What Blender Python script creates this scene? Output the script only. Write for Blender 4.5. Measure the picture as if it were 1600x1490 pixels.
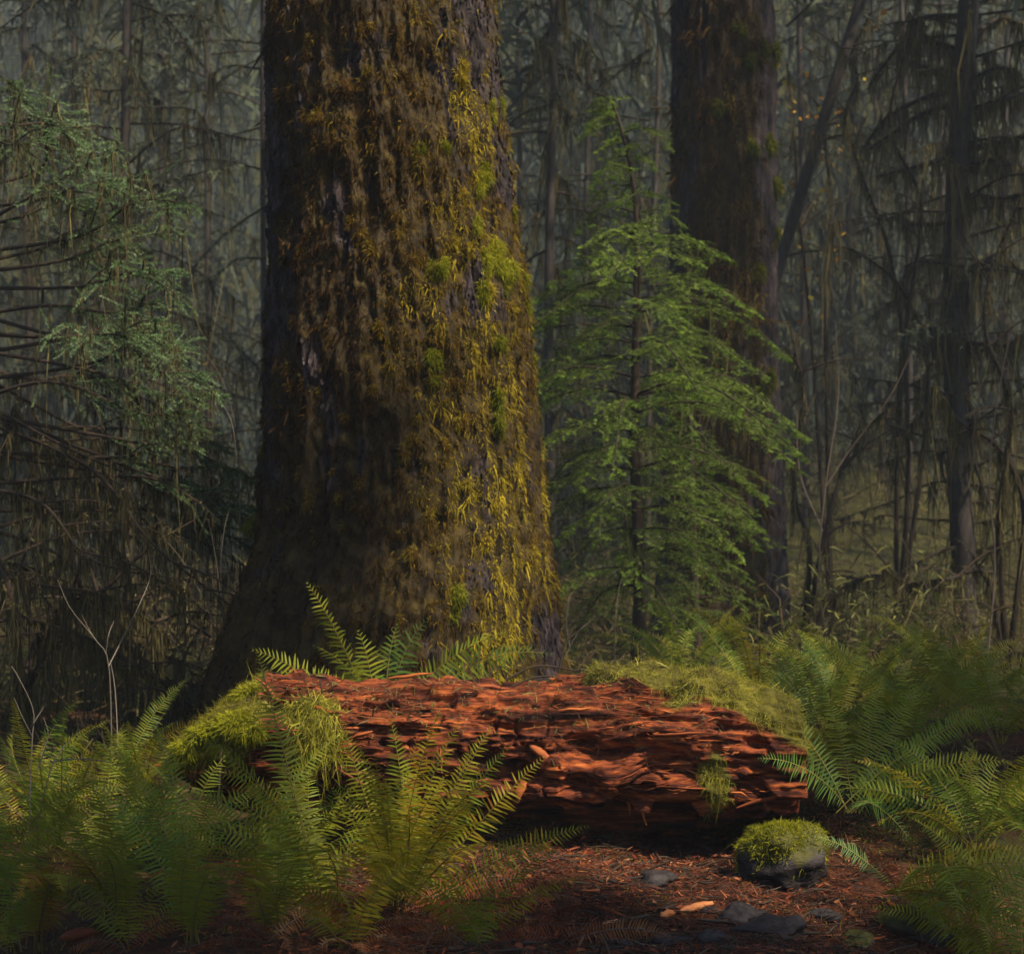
import bpy, math, random
import numpy as np

# ------------------------------------------------------------------ camera, sky, sun, exposure
scene = bpy.context.scene
for o in list(bpy.data.objects):
    bpy.data.objects.remove(o)
COL = scene.collection
FPX, HOR, CAMH = 2198.0, 900.0, 1.2      # focal length in photo pixels, horizon row, eye height


def at(u, v, Y):
    return np.array([(u - 800.0) * Y / FPX, Y, CAMH + (HOR - v) * Y / FPX])


cam_d = bpy.data.cameras.new('camera')
cam = bpy.data.objects.new('camera', cam_d)
COL.objects.link(cam)
cam.location = (0, 0, CAMH)
cam.rotation_euler = (math.radians(90), 0, 0)
cam_d.sensor_width = 36
cam_d.lens = FPX / 1600 * 36
cam_d.shift_y = (HOR - 745) / 1600
cam_d.clip_start = 0.1
cam_d.clip_end = 600
cam_d.dof.use_dof = True
cam_d.dof.focus_distance = 5.2
cam_d.dof.aperture_fstop = 4.0
scene.camera = cam

SUN_AZ, SUN_EL = 50.0, 50.0              # degrees: azimuth from the viewer's side towards the right
a_, e_ = math.radians(SUN_AZ), math.radians(SUN_EL)
SUN = np.array([math.sin(a_) * math.cos(e_), -math.cos(a_) * math.cos(e_), math.sin(e_)])
world = bpy.data.worlds.new('World')
scene.world = world
world.use_nodes = True
wn = world.node_tree.nodes
sky = wn.new('ShaderNodeTexSky')
sky.sky_type = 'NISHITA'
sky.sun_disc = False
sky.sun_elevation = e_
sky.sun_rotation = math.atan2(SUN[0], SUN[1])
wn['Background'].inputs['Strength'].default_value = 0.066
world.node_tree.links.new(sky.outputs[0], wn['Background'].inputs['Color'])
sun_d = bpy.data.lights.new('sun', 'SUN')
sun_d.energy = 5.0
sun_d.angle = math.radians(1.5)
sun_d.color = (1.0, 0.82, 0.58)
sun_o = bpy.data.objects.new('sun', sun_d)
COL.objects.link(sun_o)
from mathutils import Vector
sun_o.rotation_euler = Vector(SUN).to_track_quat('Z', 'Y').to_euler()
sun_o.location = (8, -4, 12)
scene.view_settings.view_transform = 'Standard'
scene.view_settings.look = 'None'
scene.view_settings.exposure = 1.15
scene.view_settings.gamma = 1.0
scene.view_settings.use_curve_mapping = False
scene.cycles.max_bounces = 4
scene.cycles.diffuse_bounces = 3
scene.cycles.glossy_bounces = 2
scene.cycles.transmission_bounces = 3
scene.cycles.volume_bounces = 0
scene.cycles.transparent_max_bounces = 4
scene.cycles.volume_step_rate = 4
scene.cycles.use_denoising = True
scene.cycles.use_adaptive_sampling = True
scene.cycles.adaptive_threshold = 0.015
scene.cycles.sample_clamp_indirect = 3
scene.cycles.caustics_reflective = False
scene.cycles.caustics_refractive = False

# ------------------------------------------------------------------ numpy helpers
R = np.random.default_rng(11)
random.seed(5)
UP = np.array([0, 0, 1.0])


def nrm(a):
    return a / np.maximum(np.linalg.norm(a, axis=-1, keepdims=True), 1e-9)


def sstep(a, b, x):
    t = np.clip((x - a) / (b - a), 0, 1)
    return t * t * (3 - 2 * t)


def _h(i, j, k, s):
    with np.errstate(over='ignore'):
        h = (i.astype(np.uint32) * np.uint32(374761393) + j.astype(np.uint32) * np.uint32(668265263)
             + k.astype(np.uint32) * np.uint32(2147483647 - 40503) + np.uint32(s * 144665 + 77))
        h = (h ^ (h >> np.uint32(13))) * np.uint32(1274126177)
        h = (h ^ (h >> np.uint32(15))) * np.uint32(2246822519)
        h = h ^ (h >> np.uint32(16))
    return h.astype(np.float64) / 4294967295.0 * 2 - 1


def vn(x, y, z=0.0, s=0):
    x, y, z = np.broadcast_arrays(np.asarray(x, float), np.asarray(y, float), np.asarray(z, float))
    i, j, k = np.floor(x), np.floor(y), np.floor(z)
    fx, fy, fz = x - i, y - j, z - k
    fx, fy, fz = fx * fx * (3 - 2 * fx), fy * fy * (3 - 2 * fy), fz * fz * (3 - 2 * fz)
    i, j, k = i.astype(np.int64), j.astype(np.int64), k.astype(np.int64)

    def c(a, b, d):
        return _h(i + a, j + b, k + d, s)
    x00 = c(0, 0, 0) * (1 - fx) + c(1, 0, 0) * fx
    x10 = c(0, 1, 0) * (1 - fx) + c(1, 1, 0) * fx
    x01 = c(0, 0, 1) * (1 - fx) + c(1, 0, 1) * fx
    x11 = c(0, 1, 1) * (1 - fx) + c(1, 1, 1) * fx
    return (x00 * (1 - fy) + x10 * fy) * (1 - fz) + (x01 * (1 - fy) + x11 * fy) * fz


def fbm(x, y, z=0.0, o=4, s=0):
    t, a, f = 0, 0.5, 1.0
    for q in range(o):
        t = t + a * vn(np.asarray(x) * f, np.asarray(y) * f, np.asarray(z) * f, s + q)
        a *= 0.5
        f *= 2.03
    return t


class MB:
    """collects vertex blocks and faces with a material slot and a tint per vertex"""

    def __init__(self):
        self.V, self.Q, self.M, self.T, self.n = [], [], [], [], 0

    def add(self, V, Q, m=0, tint=0.5):
        V = np.asarray(V, float).reshape(-1, 3)
        if len(V) == 0:
            return self
        self.V.append(V)
        self.Q.append(np.asarray(Q) + self.n)
        self.M.append(np.full(len(Q), m))
        t = np.asarray(tint, float)
        self.T.append(np.full(len(V), float(t)) if t.ndim == 0 else t.reshape(-1))
        self.n += len(V)
        return self

    def join(self, o):
        self.V += o.V
        self.Q += [q + self.n for q in o.Q]
        self.M += o.M
        self.T += o.T
        self.n += o.n

    def build(self, name, mats, parent=None, smooth=True, origin=None):
        V = np.concatenate(self.V)
        Q = np.concatenate(self.Q)
        M = np.concatenate(self.M)
        T = np.concatenate(self.T)
        if origin is not None:
            V = V - np.asarray(origin)
        me = bpy.data.meshes.new(name)
        me.vertices.add(len(V))
        me.vertices.foreach_set('co', V.ravel())
        me.loops.add(Q.size)
        me.loops.foreach_set('vertex_index', Q.ravel().astype(np.int32))
        me.polygons.add(len(Q))
        me.polygons.foreach_set('loop_start', np.arange(0, Q.size, Q.shape[1], dtype=np.int32))
        me.polygons.foreach_set('material_index', M.astype(np.int32))
        me.polygons.foreach_set('use_smooth', np.full(len(Q), smooth))
        at_ = me.attributes.new('tint', 'FLOAT', 'POINT')
        at_.data.foreach_set('value', T.astype(np.float32))
        for m in (mats if isinstance(mats, (list, tuple)) else [mats]):
            me.materials.append(m)
        me.update(calc_edges=True)
        ob = bpy.data.objects.new(name, me)
        COL.objects.link(ob)
        if parent is not None:
            ob.parent = parent
        if origin is not None:
            ob.location = origin
        return ob


def tag(o, label=None, cat=None, group=None, kind=None):
    if label:
        o['label'] = label
    if cat:
        o['category'] = cat
    if group:
        o['group'] = group
    if kind:
        o['kind'] = kind
    return o


def empty(name, loc, label, cat, group=None):
    o = bpy.data.objects.new(name, None)
    COL.objects.link(o)
    o.empty_display_size = 0.1
    o.location = loc
    return tag(o, label, cat, group)


def put(mb, name, mats, parent, kind=None, label=None):
    """a part: mesh in world coordinates, re-expressed below its thing's Empty"""
    o = mb.build(name, mats, origin=None)
    o.parent = parent
    o.matrix_parent_inverse.identity()
    o.location = tuple(-np.array(parent.location))
    if kind:
        o['kind'] = kind
    if label:
        o['label'] = label
    return o


def put_split(mb, name, mats, parent, subs, label=None):
    """a part whose other material slots become sub-parts"""
    sl = np.concatenate(mb.M)
    main = None
    for slot in sorted(set(sl.tolist())):
        q = MB()
        sel = [i for i in range(len(mb.M)) if mb.M[i][0] == slot]
        off = 0
        starts = np.cumsum([0] + [len(v) for v in mb.V])
        for i in sel:
            q.add(mb.V[i], mb.Q[i] - starts[i], 0, mb.T[i])
        if main is None:
            main = put(q, name, mats[slot], parent, label=label)
        else:
            c = q.build(subs[slot], mats[slot])
            c.parent = main
            if subs[slot] != 'stalk':
                c['kind'] = 'stuff'
    return main


def strips(P, D, L, W, droop=0.0, seg=2, wdir=None, shape='taper', wob=0.0, tip=0.12):
    """ribbons: n blades from P along D, length L, width W, sagging by droop*L*t^2"""
    P = np.asarray(P, float)
    n = len(P)
    D = nrm(np.asarray(D, float))
    L = np.broadcast_to(np.asarray(L, float), (n,))
    W = np.broadcast_to(np.asarray(W, float), (n,))
    dr = np.broadcast_to(np.asarray(droop, float), (n,))
    if wdir is None:
        wdir = np.cross(D, R.normal(size=(n, 3)))
    wdir = nrm(wdir)
    t = np.linspace(0, 1, seg + 1)
    C = P[:, None] + D[:, None] * (L[:, None] * t)[..., None]
    C = C - UP * (dr[:, None] * L[:, None] * t * t)[..., None]
    if wob:
        C = C + R.normal(size=C.shape) * (wob * L[:, None] * t)[..., None]
    if shape == 'taper':
        w = 1 - (1 - tip) * t
    elif shape == 'leaf':
        w = np.interp(t, [0, .2, .5, .8, 1], [.55, 1, .9, .55, tip])
    elif shape == 'pinna':
        w = np.interp(t, [0, .15, .45, .8, 1], [.75, 1, .8, .45, .08])
    else:
        w = np.ones_like(t)
    h = wdir[:, None] * (0.5 * W[:, None] * w)[..., None]
    V = np.stack([C - h, C + h], 2).reshape(-1, 3)
    b = (np.arange(n) * (seg + 1) * 2)[:, None] + (np.arange(seg) * 2)[None]
    Q = np.stack([b, b + 1, b + 3, b + 2], -1).reshape(-1, 4)
    return V, Q


def per(x, k):
    return np.repeat(np.asarray(x), k)


def tubes(P, Rr, sides=5):
    """P (n,m,3) centre lines, Rr (n,m) radii"""
    P = np.asarray(P, float)
    if P.ndim == 2:
        P = P[None]
    n, m, _ = P.shape
    Rr = np.broadcast_to(np.asarray(Rr, float), (n, m))
    T = nrm(np.gradient(P, axis=1))
    ref = np.where((np.abs(T[:, :, 2:3]).mean(1, keepdims=True) > 0.8), np.array([1.0, 0, 0]), UP)
    A = nrm(np.cross(T, np.broadcast_to(ref, T.shape)))
    B = np.cross(T, A)
    an = np.linspace(0, 2 * np.pi, sides, endpoint=False)
    V = P[:, :, None] + (A[:, :, None] * np.cos(an)[:, None] + B[:, :, None] * np.sin(an)[:, None]) * Rr[:, :, None, None]
    i = np.arange(n)[:, None, None] * m * sides
    j = np.arange(m - 1)[None, :, None] * sides
    k = np.arange(sides)[None, None]
    k2 = (k + 1) % sides
    Q = np.stack([i + j + k, i + j + k2, i + j + sides + k2, i + j + sides + k], -1).reshape(-1, 4)
    return V.reshape(-1, 3), Q


def curve(pts, n):
    """smooth resample of control points (Catmull-Rom)"""
    p = np.asarray(pts, float)
    if len(p) == 2:
        t = np.linspace(0, 1, n)[:, None]
        return p[0] * (1 - t) + p[1] * t
    q = np.vstack([2 * p[0] - p[1], p, 2 * p[-1] - p[-2]])
    s = np.linspace(0, len(p) - 1 - 1e-6, n)
    i = s.astype(int)
    t = (s - i)[:, None]
    a, b, c, d = q[i], q[i + 1], q[i + 2], q[i + 3]
    return 0.5 * (2 * b + (c - a) * t + (2 * a - 5 * b + 4 * c - d) * t * t + (3 * b - a - 3 * c + d) * t ** 3)


def grid_faces(nu, nv, wrap=False):
    i = np.arange(nu - 1)[:, None]
    j = np.arange(nv if wrap else nv - 1)[None]
    j2 = (j + 1) % nv
    return np.stack([i * nv + j, i * nv + j2, (i + 1) * nv + j2, (i + 1) * nv + j], -1).reshape(-1, 4)


# ------------------------------------------------------------------ materials
def ramp_set(node, stops):
    cr = node.color_ramp
    while len(cr.elements) > 1:
        cr.elements.remove(cr.elements[-1])
    for i, (p, c) in enumerate(stops):
        e = cr.elements[0] if i == 0 else cr.elements.new(p)
        e.position = p
        e.color = (*c, 1)


def leaf_mat(name, stops, rough=0.55, trans=0.25, spec=0.12, noise=0.0, nscale=6.0):
    m = bpy.data.materials.new(name)
    m.use_nodes = True
    nt = m.node_tree
    N, Lk = nt.nodes, nt.links
    b = N['Principled BSDF']
    b.inputs['Roughness'].default_value = rough
    b.inputs['Specular IOR Level'].default_value = spec
    a = N.new('ShaderNodeAttribute')
    a.attribute_name = 'tint'
    rp = N.new('ShaderNodeValToRGB')
    ramp_set(rp, stops)
    src = a.outputs['Fac']
    if noise:
        nz = N.new('ShaderNodeTexNoise')
        nz.inputs['Scale'].default_value = nscale
        nz.inputs['Detail'].default_value = 3
        tc = N.new('ShaderNodeTexCoord')
        Lk.new(tc.outputs['Object'], nz.inputs['Vector'])
        ma = N.new('ShaderNodeMath')
        ma.operation = 'MULTIPLY_ADD'
        Lk.new(nz.outputs['Fac'], ma.inputs[0])
        ma.inputs[1].default_value = noise * 2
        sb = N.new('ShaderNodeMath')
        sb.operation = 'SUBTRACT'
        Lk.new(a.outputs['Fac'], sb.inputs[0])
        sb.inputs[1].default_value = noise
        Lk.new(sb.outputs[0], ma.inputs[2])
        src = ma.outputs[0]
    Lk.new(src, rp.inputs[0])
    Lk.new(rp.outputs[0], b.inputs['Base Color'])
    if trans:
        tr = N.new('ShaderNodeBsdfTranslucent')
        Lk.new(rp.outputs[0], tr.inputs['Color'])
        mx = N.new('ShaderNodeMixShader')
        mx.inputs[0].default_value = trans
        Lk.new(b.outputs[0], mx.inputs[1])
        Lk.new(tr.outputs[0], mx.inputs[2])
        Lk.new(mx.outputs[0], N['Material Output'].inputs['Surface'])
    return m


def solid_mat(name, stops, scale=(4, 4, 4), detail=6, rough=0.8, bump=0.4, bscale=(20, 20, 20), bdist=0.02, spec=0.3,
              moss=None, mossband=(0.45, 0.6), tint_w=0.0, patch=None, pscale=(3, 3, 3)):
    """noise-driven colour ramp + bump, with an optional second colour where the tint attribute says moss grows"""
    m = bpy.data.materials.new(name)
    m.use_nodes = True
    nt = m.node_tree
    N, Lk = nt.nodes, nt.links
    b = N['Principled BSDF']
    b.inputs['Roughness'].default_value = rough
    b.inputs['Specular IOR Level'].default_value = spec
    tc = N.new('ShaderNodeTexCoord')

    def noise(sc, det, ro=0.6):
        mp = N.new('ShaderNodeMapping')
        mp.inputs['Scale'].default_value = sc
        Lk.new(tc.outputs['Object'], mp.inputs['Vector'])
        nz = N.new('ShaderNodeTexNoise')
        nz.inputs['Scale'].default_value = 1.0
        nz.inputs['Detail'].default_value = det
        nz.inputs['Roughness'].default_value = ro
        Lk.new(mp.outputs[0], nz.inputs['Vector'])
        return nz.outputs['Fac']
    n1 = noise(scale, detail)
    rp = N.new('ShaderNodeValToRGB')
    ramp_set(rp, stops)
    src = n1
    at_ = N.new('ShaderNodeAttribute')
    at_.attribute_name = 'tint'
    if tint_w:
        ma = N.new('ShaderNodeMath')
        ma.operation = 'MULTIPLY_ADD'
        Lk.new(at_.outputs['Fac'], ma.inputs[0])
        ma.inputs[1].default_value = tint_w
        sb = N.new('ShaderNodeMath')
        sb.operation = 'SUBTRACT'
        Lk.new(n1, sb.inputs[0])
        sb.inputs[1].default_value = tint_w * 0.5
        Lk.new(sb.outputs[0], ma.inputs[2])
        src = ma.outputs[0]
    Lk.new(src, rp.inputs[0])
    colour = rp.outputs[0]
    if patch:
        mr0 = N.new('ShaderNodeMapRange')
        mr0.inputs[1].default_value, mr0.inputs[2].default_value = 0.48, 0.66
        Lk.new(noise(pscale, 5), mr0.inputs[0])
        mx0 = N.new('ShaderNodeMix')
        mx0.data_type = 'RGBA'
        mx0.blend_type = 'MULTIPLY'
        Lk.new(mr0.outputs[0], mx0.inputs[0])
        Lk.new(colour, mx0.inputs[6])
        mx0.inputs[7].default_value = (*patch, 1)
        colour = mx0.outputs[2]
    if moss:
        r2 = N.new('ShaderNodeValToRGB')
        ramp_set(r2, moss)
        Lk.new(noise((9, 9, 9), 5), r2.inputs[0])
        mr = N.new('ShaderNodeMapRange')
        mr.inputs[1].default_value, mr.inputs[2].default_value = mossband
        Lk.new(at_.outputs['Fac'], mr.inputs[0])
        mx = N.new('ShaderNodeMix')
        mx.data_type = 'RGBA'
        Lk.new(mr.outputs[0], mx.inputs[0])
        Lk.new(colour, mx.inputs[6])
        Lk.new(r2.outputs[0], mx.inputs[7])
        colour = mx.outputs[2]
    Lk.new(colour, b.inputs['Base Color'])
    if bump:
        bp = N.new('ShaderNodeBump')
        bp.inputs['Strength'].default_value = bump
        bp.inputs['Distance'].default_value = bdist
        Lk.new(noise(bscale, 7, 0.65), bp.inputs['Height'])
        Lk.new(bp.outputs[0], b.inputs['Normal'])
    return m


M = {}
M['bark'] = solid_mat('bark', [(.3, (.006, .005, .006)), (.5, (.020, .015, .017)), (.62, (.045, .034, .037)), (.78, (.10, .080, .085))],
                      scale=(22, 22, 7), rough=0.6, spec=0.12, bump=1.0, bscale=(60, 60, 22), bdist=0.012,
                      moss=[(.3, (.010, .007, .004)), (.55, (.032, .022, .006)), (.75, (.070, .050, .009))], mossband=(0.25, 0.6))
M['bark_thin'] = solid_mat('dark_bark', [(.3, (.009, .007, .007)), (.6, (.028, .022, .020)), (.8, (.06, .050, .042))],
                           scale=(30, 30, 9), rough=0.75, bump=0.8, bscale=(70, 70, 25), bdist=0.01)
M['twig'] = leaf_mat('twig_bark', [(0, (.018, .013, .010)), (.5, (.05, .037, .027)), (1, (.13, .105, .09))], rough=.75, trans=0)
M['pale_twig'] = leaf_mat('pale_twig', [(0, (.06, .05, .042)), (1, (.17, .15, .125))], rough=.7, trans=0)
M['trunk_moss'] = leaf_mat('trunk_moss', [(0, (.026, .014, .006)), (.3, (.070, .040, .009)), (.55, (.125, .088, .011)),
                                          (.8, (.225, .180, .016)), (1, (.33, .265, .022))], rough=.9, trans=.3, spec=.04)
M['bright_moss'] = leaf_mat('bright_moss', [(0, (.05, .06, .007)), (.5, (.15, .165, .010)), (1, (.28, .28, .022))], rough=.9, trans=.35, spec=.04)
M['log_moss'] = leaf_mat('log_moss', [(0, (.05, .045, .010)), (.35, (.14, .125, .020)), (.7, (.22, .22, .025)), (1, (.36, .34, .06))], rough=.9, trans=.35, spec=.04)
M['hang_moss'] = leaf_mat('hanging_moss', [(0, (.026, .023, .013)), (.5, (.070, .062, .030)), (.8, (.13, .115, .05)), (1, (.23, .20, .08))], rough=.95, trans=.3, spec=.02)
M['fern'] = leaf_mat('fern_leaf', [(0, (.20, .07, .012)), (.12, (.24, .17, .012)), (.3, (.20, .205, .014)), (.6, (.125, .185, .020)), (.85, (.075, .15, .034)), (1, (.12, .21, .09))],
                     rough=.5, trans=.4, spec=.14)
M['dead_fern'] = leaf_mat('dead_fern_leaf', [(0, (.10, .020, .010)), (.5, (.20, .055, .022)), (1, (.26, .13, .05))], rough=.6, trans=.25)
M['rachis'] = leaf_mat('fern_stalk', [(0, (.05, .030, .012)), (.5, (.12, .09, .02)), (1, (.22, .20, .05))], rough=.5, trans=0)
M['hemlock'] = leaf_mat('hemlock_needle', [(0, (.055, .090, .012)), (.5, (.120, .205, .024)), (1, (.22, .32, .05))], rough=.45, trans=.3)
M['spruce'] = leaf_mat('spruce_needle', [(0, (.045, .075, .030)), (.5, (.095, .165, .065)), (1, (.22, .31, .18))], rough=.45, trans=.25)
M['far_needle'] = leaf_mat('far_needle', [(0, (.028, .040, .032)), (.5, (.062, .082, .060)), (1, (.11, .13, .075))], rough=.8, trans=.25, spec=.04)
M['distant'] = leaf_mat('distant_needle', [(0, (.016, .024, .024)), (.5, (.036, .048, .044)), (1, (.065, .078, .060))], rough=.9, trans=.2, spec=.02)
M['log'] = solid_mat('rotten_wood', [(.32, (.018, .007, .005)), (.45, (.075, .020, .011)), (.55, (.19, .048, .018)), (.66, (.36, .100, .026)), (.78, (.46, .19, .075))],
                     scale=(4, 30, 36), detail=9, rough=0.75, spec=0.1, bump=1.0, bscale=(7, 110, 130), bdist=0.012, patch=(.24, .25, .33), pscale=(3.4, 7, 8),
                     moss=[(.3, (.030, .028, .008)), (.55, (.085, .08, .014)), (.75, (.16, .15, .025))], mossband=(0.4, 0.6))
M['splinter'] = leaf_mat('splintered_wood', [(0, (.045, .014, .009)), (.4, (.17, .044, .017)), (.8, (.37, .115, .032)), (1, (.46, .23, .11))], rough=.65, trans=0, noise=.2, nscale=25)
M['ground'] = solid_mat('forest_floor', [(.3, (.014, .008, .005)), (.5, (.042, .018, .011)), (.65, (.085, .034, .018)), (.8, (.14, .065, .035))],
                        scale=(5, 5, 5), detail=10, rough=0.9, spec=0.08, bump=1.0, bscale=(26, 26, 26), bdist=0.03,
                        moss=[(.3, (.015, .016, .006)), (.55, (.034, .036, .010)), (.75, (.055, .048, .02))], mossband=(0.4, 0.7))
M['litter'] = leaf_mat('wood_litter', [(0, (.022, .010, .007)), (.45, (.085, .026, .014)), (.8, (.19, .056, .022)), (1, (.32, .15, .08))], rough=.7, trans=0)
M['rock'] = solid_mat('wet_rock', [(.3, (.009, .008, .009)), (.55, (.026, .022, .024)), (.75, (.06, .053, .055))], scale=(9, 9, 14), rough=.55, spec=.18, bump=.8,
                      bscale=(18, 18, 40), bdist=.015, moss=[(.3, (.016, .017, .006)), (.6, (.06, .06, .010))], mossband=(.5, .75))
M['autumn'] = leaf_mat('autumn_leaf', [(0, (.22, .10, .02)), (.5, (.40, .20, .02)), (1, (.42, .36, .04))], rough=.6, trans=.4)
M['brush'] = leaf_mat('dry_brush', [(0, (.035, .026, .018)), (.4, (.085, .062, .036)), (.7, (.13, .115, .045)), (1, (.18, .18, .05))], rough=.9, trans=.2, spec=.03)
M['under_green'] = leaf_mat('undergrowth_leaf', [(0, (.035, .042, .015)), (.5, (.085, .095, .028)), (1, (.17, .16, .045))], rough=.6, trans=.3)


# ------------------------------------------------------------------ ground
def ground_z(x, y):
    x = np.asarray(x, float)
    y = np.asarray(y, float)
    z = 0.04 + 0.26 * sstep(6.2, 8.2, y) + 0.020 * np.clip(y - 8, 0, 20)
    z = z + 0.16 * np.exp(-((x - 1.7) ** 2 / 0.5 + (y - 6.5) ** 2 / 0.5))
    z = z - 0.42 * sstep(0.9, 2.3, x) * sstep(6.3, 4.2, y)
    z = z - 0.10 * sstep(-0.6, -2.0, x) * sstep(8.5, 5.5, y)
    z = z + 0.98 * np.clip(y - 33, 0, 60) * sstep(33, 40, y)
    z = z + 4.6 * sstep(17, 33, y) * sstep(0.5, 5.5, x)
    z = z + 0.05 * fbm(x * 1.3, y * 1.3, 0, 3, 3) * 2 * sstep(40, 10, np.abs(y)) + 0.8 * fbm(x * .12, y * .12, 0, 3, 9) * sstep(12, 30, y)
    return z


def axis(a, b, na, lo, hi, no):
    w = np.linspace(0, 1, no + 1)[1:] ** 2
    return np.concatenate([(a - (a - lo) * w)[::-1], np.linspace(a, b, na), b + (hi - b) * w])


gx = axis(-2.6, 2.8, 210, -90, 90, 36)
gy = axis(3.6, 8.5, 190, -30, 63, 40)
GX, GY = np.meshgrid(gx, gy, indexing='ij')
GZ = ground_z(GX, GY)
near = sstep(3, 3.6, GY) * sstep(11, 8.5, GY)
GZ = GZ + near * (0.022 * fbm(GX * 7, GY * 7, 0, 4, 21) + 0.010 * fbm(GX * 30, GY * 30, 0, 2, 25))
gm = 0.5 + 0.5 * fbm(GX * 1.6, GY * 1.6, 0, 3, 30) - 0.55 * np.exp(-((GX - .35) ** 2 / .9 + (GY - 5.0) ** 2 / 1.6)) + 0.50 * sstep(8, 14, GY)
g = MB().add(np.stack([GX, GY, GZ], -1), grid_faces(len(gx), len(gy))[:, ::-1], 0, gm)
tag(g.build('ground', M['ground']), kind='structure')


# ------------------------------------------------------------------ moss-grown big trunks
class Trunk:
    def __init__(self, Y, prof, seed, zbase, flare, ztop, slim=.93):
        """prof: (v, left u, right u) read off the picture at distance Y"""
        p = np.array(prof, float)
        self.Y, self.seed, self.zbase = Y, seed, zbase
        z = CAMH + (HOR - p[:, 0]) * Y / FPX
        xc = ((p[:, 1] + p[:, 2]) / 2 - 800) * Y / FPX
        r = (p[:, 2] - p[:, 1]) / 2 * Y / FPX * slim
        o = np.argsort(z)
        self.z, self.xc, self.r = z[o], xc[o], r[o]
        self.z = np.concatenate([[zbase - .15], self.z, [ztop]])
        self.xc = np.concatenate([[self.xc[0]], self.xc, [self.xc[-1] + .0]])
        self.r = np.concatenate([[self.r[0] * flare], self.r, [self.r[-1] * .5]])

    def moss(self, th, z):
        """moss cover, th measured from the viewer's side to the right"""
        s = self.seed
        x = np.sin(th)
        hz = (z - self.zbase)
        n = fbm(th * 3.2, z * 2.2, 0, 4, s + 40) * 1.2 + 0.8 * fbm(th * 14, z * 5, 0, 3, s + 60)
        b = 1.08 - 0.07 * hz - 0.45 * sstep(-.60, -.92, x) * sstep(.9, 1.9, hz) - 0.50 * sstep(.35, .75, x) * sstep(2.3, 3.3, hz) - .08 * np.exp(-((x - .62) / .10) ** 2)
        return np.clip(b + n, 0, 1)

    def surf(self, th, z, moss=None):
        s = self.seed
        r = np.interp(z, self.z, self.r)
        xc = np.interp(z, self.z, self.xc)
        low = sstep(1.4, 0.0, z - self.zbase)
        r = r * (1 + low * 0.10 * (fbm(np.cos(th) * 2.2, np.sin(th) * 2.2, z * .5, 2, s + 5) * 2))
        cx, cy = np.cos(th), np.sin(th)
        big = fbm(cx * 1.6, cy * 1.6, z * .8, 3, s + 1)
        w = fbm(cx * 3, cy * 3, z * 2, 2, s + 15) * .6
        rid = 1 - np.abs(vn(cx * 8 + w, cy * 8 + w, z * 1.5, s + 2)) * 2
        rid2 = 1 - np.abs(vn(cx * 19 + w, cy * 19 - w, z * 4.5, s + 3)) * 2
        fine = fbm(cx * 30, cy * 30, z * 16, 3, s + 4)
        mo = self.moss(th, z) if moss is None else moss
        lump = fbm(cx * 6, cy * 6, z * 5, 4, s + 7)
        sc = np.mean(self.r[1:-1]) / 0.8
        d = sc * (0.07 * big + 0.036 * rid + 0.030 * rid2 + 0.036 * fine) * (1 - .35 * mo) + mo * (0.010 + 0.060 * np.clip(lump + .1, -.2, 1)) * sc
        rr = r + d
        return np.stack([xc + np.sin(th) * rr, self.Y - np.cos(th) * rr, z], -1)

    def frame(self, th, z):
        e = 0.01
        P = self.surf(th, z)
        a = self.surf(th + e, z) - P
        b = self.surf(th, z + e) - P
        return P, nrm(np.cross(a, b))


def trunk_mesh(T, parent, nth, zs, mat):
    th = np.concatenate([np.linspace(-1.75, 1.75, int(nth * .8), endpoint=False), np.linspace(1.75, 2 * np.pi - 1.75, int(nth * .2), endpoint=False)])
    TH, Z = np.meshgrid(th, zs)
    mo = T.moss(TH, Z)
    V = T.surf(TH, Z, mo)
    mb = MB().add(V, grid_faces(len(zs), len(th), True), 0, mo)
    return put(mb, 'trunk', mat, parent)


def trunk_moss(T, parent, nc, zlo, zhi, Ls, Ws, mat, gold, per_tuft=11, spread=.016, seg=2, even=0.0):
    """thousands of little tufts; in each the shoots spread from one spot"""
    th = R.uniform(-1.9, 1.9, nc)
    z = R.uniform(zlo, zhi, nc)
    mo = T.moss(th, z)
    patch = fbm(th * 9, z * 7, 0, 3, T.seed + 90)
    keep = R.random(nc) < np.clip((mo - .18) * 1.9, 0, 1) * np.clip(.80 + patch * 2.0 * (1 - even) + .1 * even, .06, 1)
    th, z, mo, patch = th[keep], z[keep], mo[keep], patch[keep]
    P, Nn = T.frame(th, z)
    m = len(P)
    size = .5 + R.gamma(2.2, .28, m)
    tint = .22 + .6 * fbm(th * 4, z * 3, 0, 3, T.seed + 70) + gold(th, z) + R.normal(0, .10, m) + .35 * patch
    k = per_tuft
    Pk, Nk, sk = P.repeat(k, 0), Nn.repeat(k, 0), size.repeat(k)
    n = m * k
    off = R.normal(size=(n, 3))
    off = off - Nk * (off * Nk).sum(1, keepdims=True)
    D = Nk * R.uniform(.15, .75, n)[:, None] + off * .75 - UP * R.uniform(.1, .9, n)[:, None]
    L = Ls * sk * R.uniform(.5, 1.3, n)
    V, Q = strips(Pk + off * (spread * sk * .6)[:, None] - Nk * .003, D, L, Ws * sk * R.uniform(.7, 1.4, n), R.uniform(.3, 1.0, n), seg, wob=.22)
    ti = np.clip(tint.repeat(k) + R.normal(0, .09, n), 0, 1)
    return put(MB().add(V, Q, 0, per(ti, 2 * seg + 2)), 'moss_cover', mat, parent, 'stuff', 'shaggy brown and golden moss')


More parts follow.
